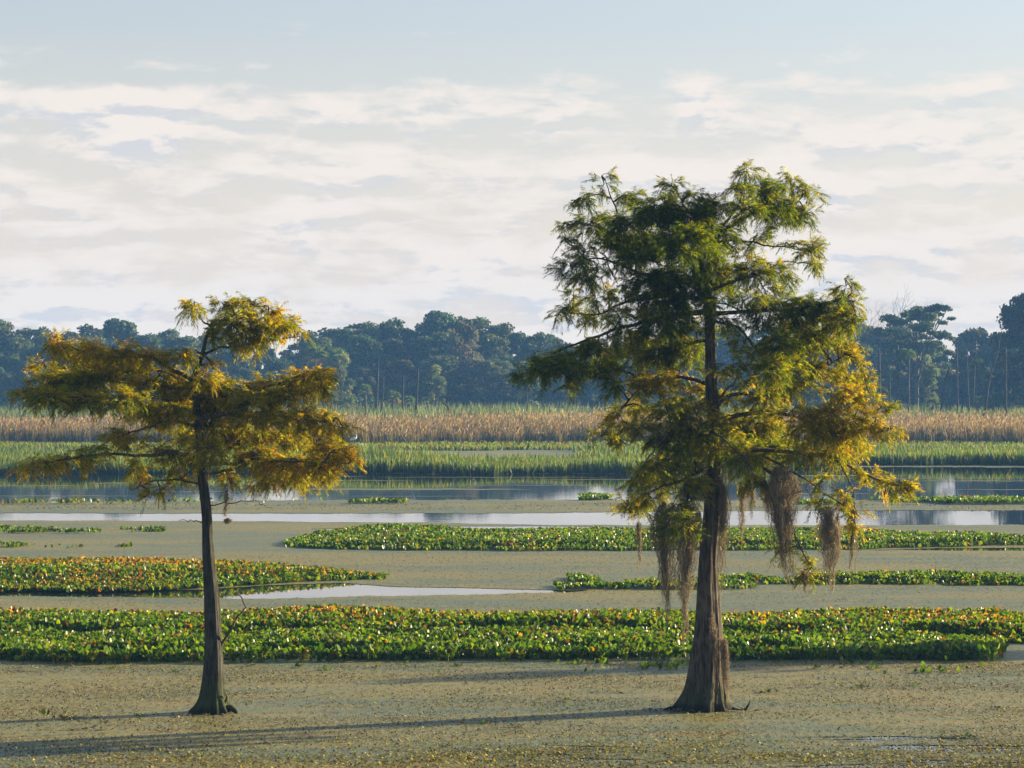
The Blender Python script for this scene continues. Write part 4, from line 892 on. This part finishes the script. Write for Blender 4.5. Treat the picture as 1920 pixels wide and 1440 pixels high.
# shrubs and vines that close the foot of the wood
def thicket(name, n, d0, d1, hmax, size, colr, seed, label):
    rg = np.random.default_rng(seed)
    x = rg.uniform(-100, 100, n); d = rg.uniform(d0, d1, n)
    h = hmax * np.clip(0.62 + 0.45 * noise2(x, d, seed, 0.25), 0.2, 1.2)
    z = h * rg.uniform(0, 1, n) ** 0.6
    p = np.stack([x, d, z], 1); d1_ = rand_unit(n, rg); s = size * rg.uniform(0.6, 1.3, (n, 1))
    V, P = diamonds(p - d1_ * s / 2, p + d1_ * s / 2, unit(np.cross(d1_, rg.normal(size=(n, 3)))) * s * 0.42)
    A = Acc(); A.put(V, P, np.repeat(np.asarray(colr) * rg.uniform(0.6, 1.4, (n, 1)), 4, 0))
    tag(add(name, A.mesh(name, M_far)), label, 'undergrowth', kind='stuff')
thicket('wood_undergrowth', 34000, 370, 378, 3.4, 0.5, (0.05, 0.075, 0.03), 421, 'dark undergrowth at the foot of the far wood')
thicket('wood_interior', 16000, 426, 434, 8, 1.0, (0.04, 0.055, 0.025), 422, 'dense leafy interior behind the far wood')

# trees with a look of their own
umb = tree_proto(331, 15, 12.5, 8.6, 46, 0.95, 8000, 0.4, (0.05, 0.075, 0.03), 0.9, False)
def from_px(px, top, Y):
    return (px - 960) * Y / FPX, CAM_H + (HOR - top) * Y / FPX
x, H = from_px(1718, 571, 482 * FD)
plant_tree(umb, x, 482 * FD, H, 0.98, 0.6, 'spreading_oak', 'spreading flat topped tree with sky showing through its crown, behind the right marsh')
big = tree_proto(332, 18, 15, 0.8, 130, 1.4, 20000, 0.5, (0.022, 0.036, 0.015))
o = empty('evergreen_oak', (from_px(1935, 548, 340)[0], 340, 0.05), 0.4, (0.76, 0.76, 15.6 / 18)); tag(o, 'tall dark dense tree filling the right edge of the far marsh', 'tree')
add('trunk', big[0], o); add('crown', big[1], o)
red = tree_proto(333, 15, 9, 2.5, 26, 1.6, 7000, 0.45, (0.095, 0.085, 0.055))
x, H = from_px(112, 616, 520 * FD); plant_tree(red, x, 520 * FD, H, 0.8, 0, 'broadleaf_tree', 'rusty tinged tree on the skyline at far left')
x, H = from_px(872, 600, 516 * FD); plant_tree(red, x, 516 * FD, H, 0.8, 1.6, 'broadleaf_tree', 'brownish mossy tree on the skyline left of the large cypress')
pale = tree_proto(334, 15, 9, 2.5, 22, 1.3, 5000, 0.42, (0.12, 0.15, 0.06))
for px, top, lab in ((1742, 672, 'small pale green sapling tree standing before the dark wood at right'), (640, 668, 'pale feathery tree in front of the wood right of the smaller cypress'), (815, 690, 'leaning pale green shrubby tree right of the dead trunks')):
    x, H = from_px(px, top, 474 * FD); plant_tree(pale, x, 474 * FD, H, 0.75, px, 'sapling_tree', lab)

def dead_tree(px_top, top, px_bot, Y, r, label, kinks=0.3, seed=0, stubs=1, name='dead_trunk', bend=None):
    rg = np.random.default_rng(seed); Y *= FD; r *= FD * 1.1
    b0 = np.array([(px_bot - 960) * Y / FPX, Y, 0.0]); tp = at(px_top, top, Y)
    mids = bend if bend else []
    pts = [b0] + [at(a, c, Y) for a, c in mids] + [tp]
    P = spline(pts, 14) - b0; P[1:-1, :2] += rg.normal(0, 0.03 * kinks, (12, 2))
    rad = np.linspace(r, r * 0.55, 14); rad[0] *= 1.3
    root = empty(name, b0); tag(root, label, 'dead tree', 'dead trunks in the far marsh')
    V, Pq = tubes(P[None], rad[None], 8)
    V[-8:, 2] += rg.uniform(-0.1, 0.25, 8)               # splintered top
    add('trunk', make_mesh('trunk', V, Pq, M_snag, None, True), root)
    for k in range(stubs):
        j = int(rg.integers(6, 12)); a = rg.uniform(0, 6.28); L = rg.uniform(0.5, 1.3)
        S = spline([P[j], P[j] + np.array([math.cos(a) * L * .6, math.sin(a) * L * .6, L * .3]), P[j] + np.array([math.cos(a) * L, math.sin(a) * L, L * .8])], 5)
        V, Pq = tubes(S[None], np.linspace(r * .4, r * .12, 5)[None], 5)
        add('branch_stub', make_mesh('branch_stub', V, Pq, M_snag, None, True), root)
    return root, P
dead_tree(709, 677, 704, 432, 0.24, 'tallest of the four bare dead trunks between the two cypresses', seed=1)
dead_tree(719, 707, 714, 434, 0.17, 'short leaning dead trunk right beside the tallest one', seed=2)
dead_tree(756, 709, 754, 430, 0.18, 'straight dead trunk third from left between the two cypresses', seed=3, stubs=0)
dead_tree(784, 692, 779, 431, 0.20, 'dead trunk farthest right of the four, tilting slightly', seed=4)
dead_tree(829, 754, 833, 418, 0.22, 'crooked low stump curling left above the brown reeds', seed=5, bend=[(841, 776), (839, 762)], stubs=1)
dead_tree(988, 733, 989, 425, 0.15, 'lone thin dead trunk left of the large cypress', seed=6, stubs=0)
dead_tree(535, 660, 536, 470, 0.15, 'thin dead trunk just right of the smaller cypress', seed=7, stubs=0)
dead_tree(1008, 764, 1022, 415, 0.06, 'slim bare stick leaning beside the lone thin trunk', seed=8, stubs=1)
dead_tree(1794, 648, 1796, 452, 0.17, 'bare straight trunk between the spreading tree and the dark right tree', seed=9)
dead_tree(1830, 640, 1822, 455, 0.18, 'leaning dead trunk just left of the dark right tree', seed=10)
dead_tree(1812, 655, 1818, 458, 0.14, 'slender dead trunk behind the leaning one', seed=11, stubs=0)
dead_tree(1886, 655, 1886, 398, 0.17, 'pale post-like dead trunk before the dark right tree', seed=12, stubs=0)
dead_tree(1875, 632, 1842, 400, 0.16, 'pale twisted dead tree leaning right before the dark right tree', seed=13, bend=[(1855, 712), (1868, 670)], stubs=3)
dead_tree(1780, 690, 1762, 448, 0.20, 'dark leaning dead trunk under the spreading tree', seed=14, bend=[(1770, 725)])
dead_tree(1772, 748, 1786, 440, 0.12, 'short fallen dead limb propped low under the spreading tree', seed=15, stubs=0)
r_, P = dead_tree(1682, 650, 1685, 445, 0.42, 'thick dead trunk wrapped in ferns right of the large cypress', seed=16)
rg = np.random.default_rng(17)
for px, py in ((1694, 662), (1690, 672), (1692, 735), (1676, 700)):
    A = Acc(); leaf_cloud(A, np.zeros(3), 0.55, 120, 0.4, rg, np.array((0.10, 0.15, 0.04)))
    o = add('fern_clump', A.mesh('fern_clump', M_far), r_); o.location = at(px, py, 444.6 * FD) - np.array(r_.location)
dead_tree(1648, 655, 1650, 452, 0.30, 'dead trunk half hidden at the right rim of the large cypress', seed=18)
dead_tree(1668, 690, 1668, 455, 0.16, 'thin dead trunk just left of the fern wrapped one', seed=19, stubs=0)

# bare winter-like tree peeking over the right crown
root = empty('leafless_tree', ((1634 - 960) * 505 * FD / FPX, 505 * FD, 0.05)); tag(root, 'leafless twiggy tree rising over the wood behind the large cypress', 'tree')
rg = np.random.default_rng(51); A = Acc()
def grow(p, d, L, r, lev):
    q = spline([p, p + d * L * .5 + rg.normal(0, .05 * L, 3), p + d * L], 5)
    V, Pq = tubes(q[None], np.linspace(r, r * .6, 5)[None], 5 if lev < 2 else 3); A.put(V, Pq, (.1, .1, .1))
    if lev < 5:
        for _ in range(3 if lev else 4): grow(q[int(rg.integers(3, 5))], unit(d + rg.normal(0, .55, 3) + [0, 0, .15]), L * rg.uniform(.55, .8), r * .55, lev + 1)
H = CAM_H + (HOR - 548) * 505 * FD / FPX
grow(np.zeros(3), np.array([0, 0, 1.0]), H * 0.42, 0.17, 0)
add('branches', A.mesh('branches', M_snag), root)

# cabbage palms
def palm_crown(seed, R0=1.0):
    rg = np.random.default_rng(seed); A = Acc()
    for k in range(34):
        a = rg.uniform(0, 6.28); e = rg.uniform(-0.7, 1.35); d = np.array([math.cos(a) * math.cos(e), math.sin(a) * math.cos(e), math.sin(e)])
        hub = d * R0 * 0.45; sd = unit(np.cross(d, [0, 0, 1.0])); upv = np.cross(sd, d)
        f = np.linspace(-1.25, 1.25, 11)[:, None]
        dv = unit(d * np.cos(f) + (sd * 0.85 + upv * 0.35) * np.sin(f)) * R0 * 0.75
        tip = hub + dv; tip[:, 2] -= 0.22 * R0
        V, P = diamonds(np.repeat(hub[None], 11, 0), tip, np.cross(unit(dv), d) * 0.05 + 0.03 * upv)
        dead = e < -0.35
        A.put(V, P, np.repeat(np.array((0.22, 0.16, 0.09) if dead else (0.10, 0.15, 0.035))[None] * rg.uniform(.7, 1.3, (11, 1)), 4, 0))
    return A.mesh('fronds', M_far)
pc = [palm_crown(61), palm_crown(62)]
def palm(px, top, Y, R0, label, k=0):
    Y *= FD; R0 *= FD; x, H = from_px(px, top, Y); root = empty('cabbage_palm', (x, Y, 0.0), px)
    tag(root, label, 'palm', 'cabbage palms in the far marsh')
    P = spline([(0, 0, -.1), (0.12, 0, H * .5), (0, 0.05, H - R0 * .8)], 8)
    V, Pq = tubes(P[None], np.linspace(0.17, 0.12, 8)[None], 7); add('trunk', make_mesh('trunk', V, Pq, M_fartrunk, None, True), root)
    o = add('fronds', pc[k], root); o.location = (0, 0.05, H - R0 * .8); o.scale = (R0,) * 3
palm(684, 720, 440, 1.15, 'cabbage palm just left of the tallest dead trunk')
palm(738, 732, 438, 1.35, 'stout cabbage palm standing among the four dead trunks', 1)
palm(652, 742, 445, 1.5, 'low bushy cabbage palm left of the dead trunks', 1)
palm(621, 731, 442, 1.1, 'cabbage palm peeping out beside the smaller cypress crown')
palm(766, 742, 446, 1.2, 'small cabbage palm behind the two right dead trunks')
palm(592, 646, 486, 2.2, 'round headed palm high in the wood right of the smaller cypress', 1)
palm(632, 652, 488, 2.0, 'second round headed palm beside the higher one')
palm(540, 690, 480, 1.8, 'palm half hidden behind the smaller cypress', 1)
palm(1705, 655, 452, 1.2, 'palm beside the fern wrapped dead trunk')
palm(1832, 672, 450, 1.3, 'yellowish palm between the leaning trunks at right', 1)
palm(1836, 742, 440, 1.1, 'low palm at the foot of the leaning trunks at right')
palm(1750, 745, 455, 1.3, 'low palm under the spreading tree', 1)

# egret by the brown reeds
root = empty('egret', ((664 - 960) * 236 / FPX, 236, 0.0)); tag(root, 'tiny white wading bird at the foot of the brown reeds', 'bird')
M_white = plain('white_plumage', (0.8, 0.8, 0.78), 0.7); M_bill = plain('yellow_bill', (0.6, 0.38, 0.05), 0.5); M_leg = plain('dark_leg', (0.03, 0.03, 0.03), 0.6)
q = spline([(-0.34, 0, .48), (-0.2, 0, .55), (0, 0, .62), (.14, 0, .70), (.20, 0, .82), (.14, 0, .95), (.2, 0, 1.05), (.27, 0, 1.05)], 26)
rad = np.interp(np.linspace(0, 1, 26), [0, .12, .3, .42, .5, .85, .93, 1], [.02, .10, .13, .09, .045, .025, .04, .018])
V, Pq = tubes(q[None], rad[None], 10); add('body', make_mesh('body', V, Pq, M_white, None, True), root)
V, Pq = tubes(np.array([[(.26, 0, 1.05), (.32, 0, 1.045), (.39, 0, 1.03)]]), np.array([[.018, .011, .003]]), 6); add('bill', make_mesh('bill', V, Pq, M_bill, None, True), root)
for s in (-1, 1):
    V, Pq = tubes(np.array([[(-.02, .04 * s, .55), (.01, .04 * s, .3), (-.01, .04 * s, 0)]]), np.full((1, 3), .011), 6); add('leg', make_mesh('leg', V, Pq, M_leg, None, True), root)

# ------------------------------------------------------------------ morning haze
M_haze = bpy.data.materials.new('haze'); M_haze.use_nodes = True
t = NT(M_haze.node_tree)
pv = t.n('ShaderNodeVolumePrincipled', ins={'Color': (0.20, 0.48, 1.0, 1), 'Density': 0.00037, 'Anisotropy': 0.0})
t.n('ShaderNodeOutputMaterial', ins={1: pv.outputs[0]})
hx, y0, y1, z0, z1 = 440.0, -100.0, 540.0, -1.0, 21.0
V = [(-hx, y0, z0), (hx, y0, z0), (hx, y1, z0), (-hx, y1, z0), (-hx, y0, z1), (hx, y0, z1), (hx, y1, z1), (-hx, y1, z1)]
hzo = add('haze', make_mesh('haze', V, [np.array([[3, 2, 1, 0], [4, 5, 6, 7], [0, 1, 5, 4], [1, 2, 6, 5], [2, 3, 7, 6], [3, 0, 4, 7]])], M_haze))
tag(hzo, kind='stuff')
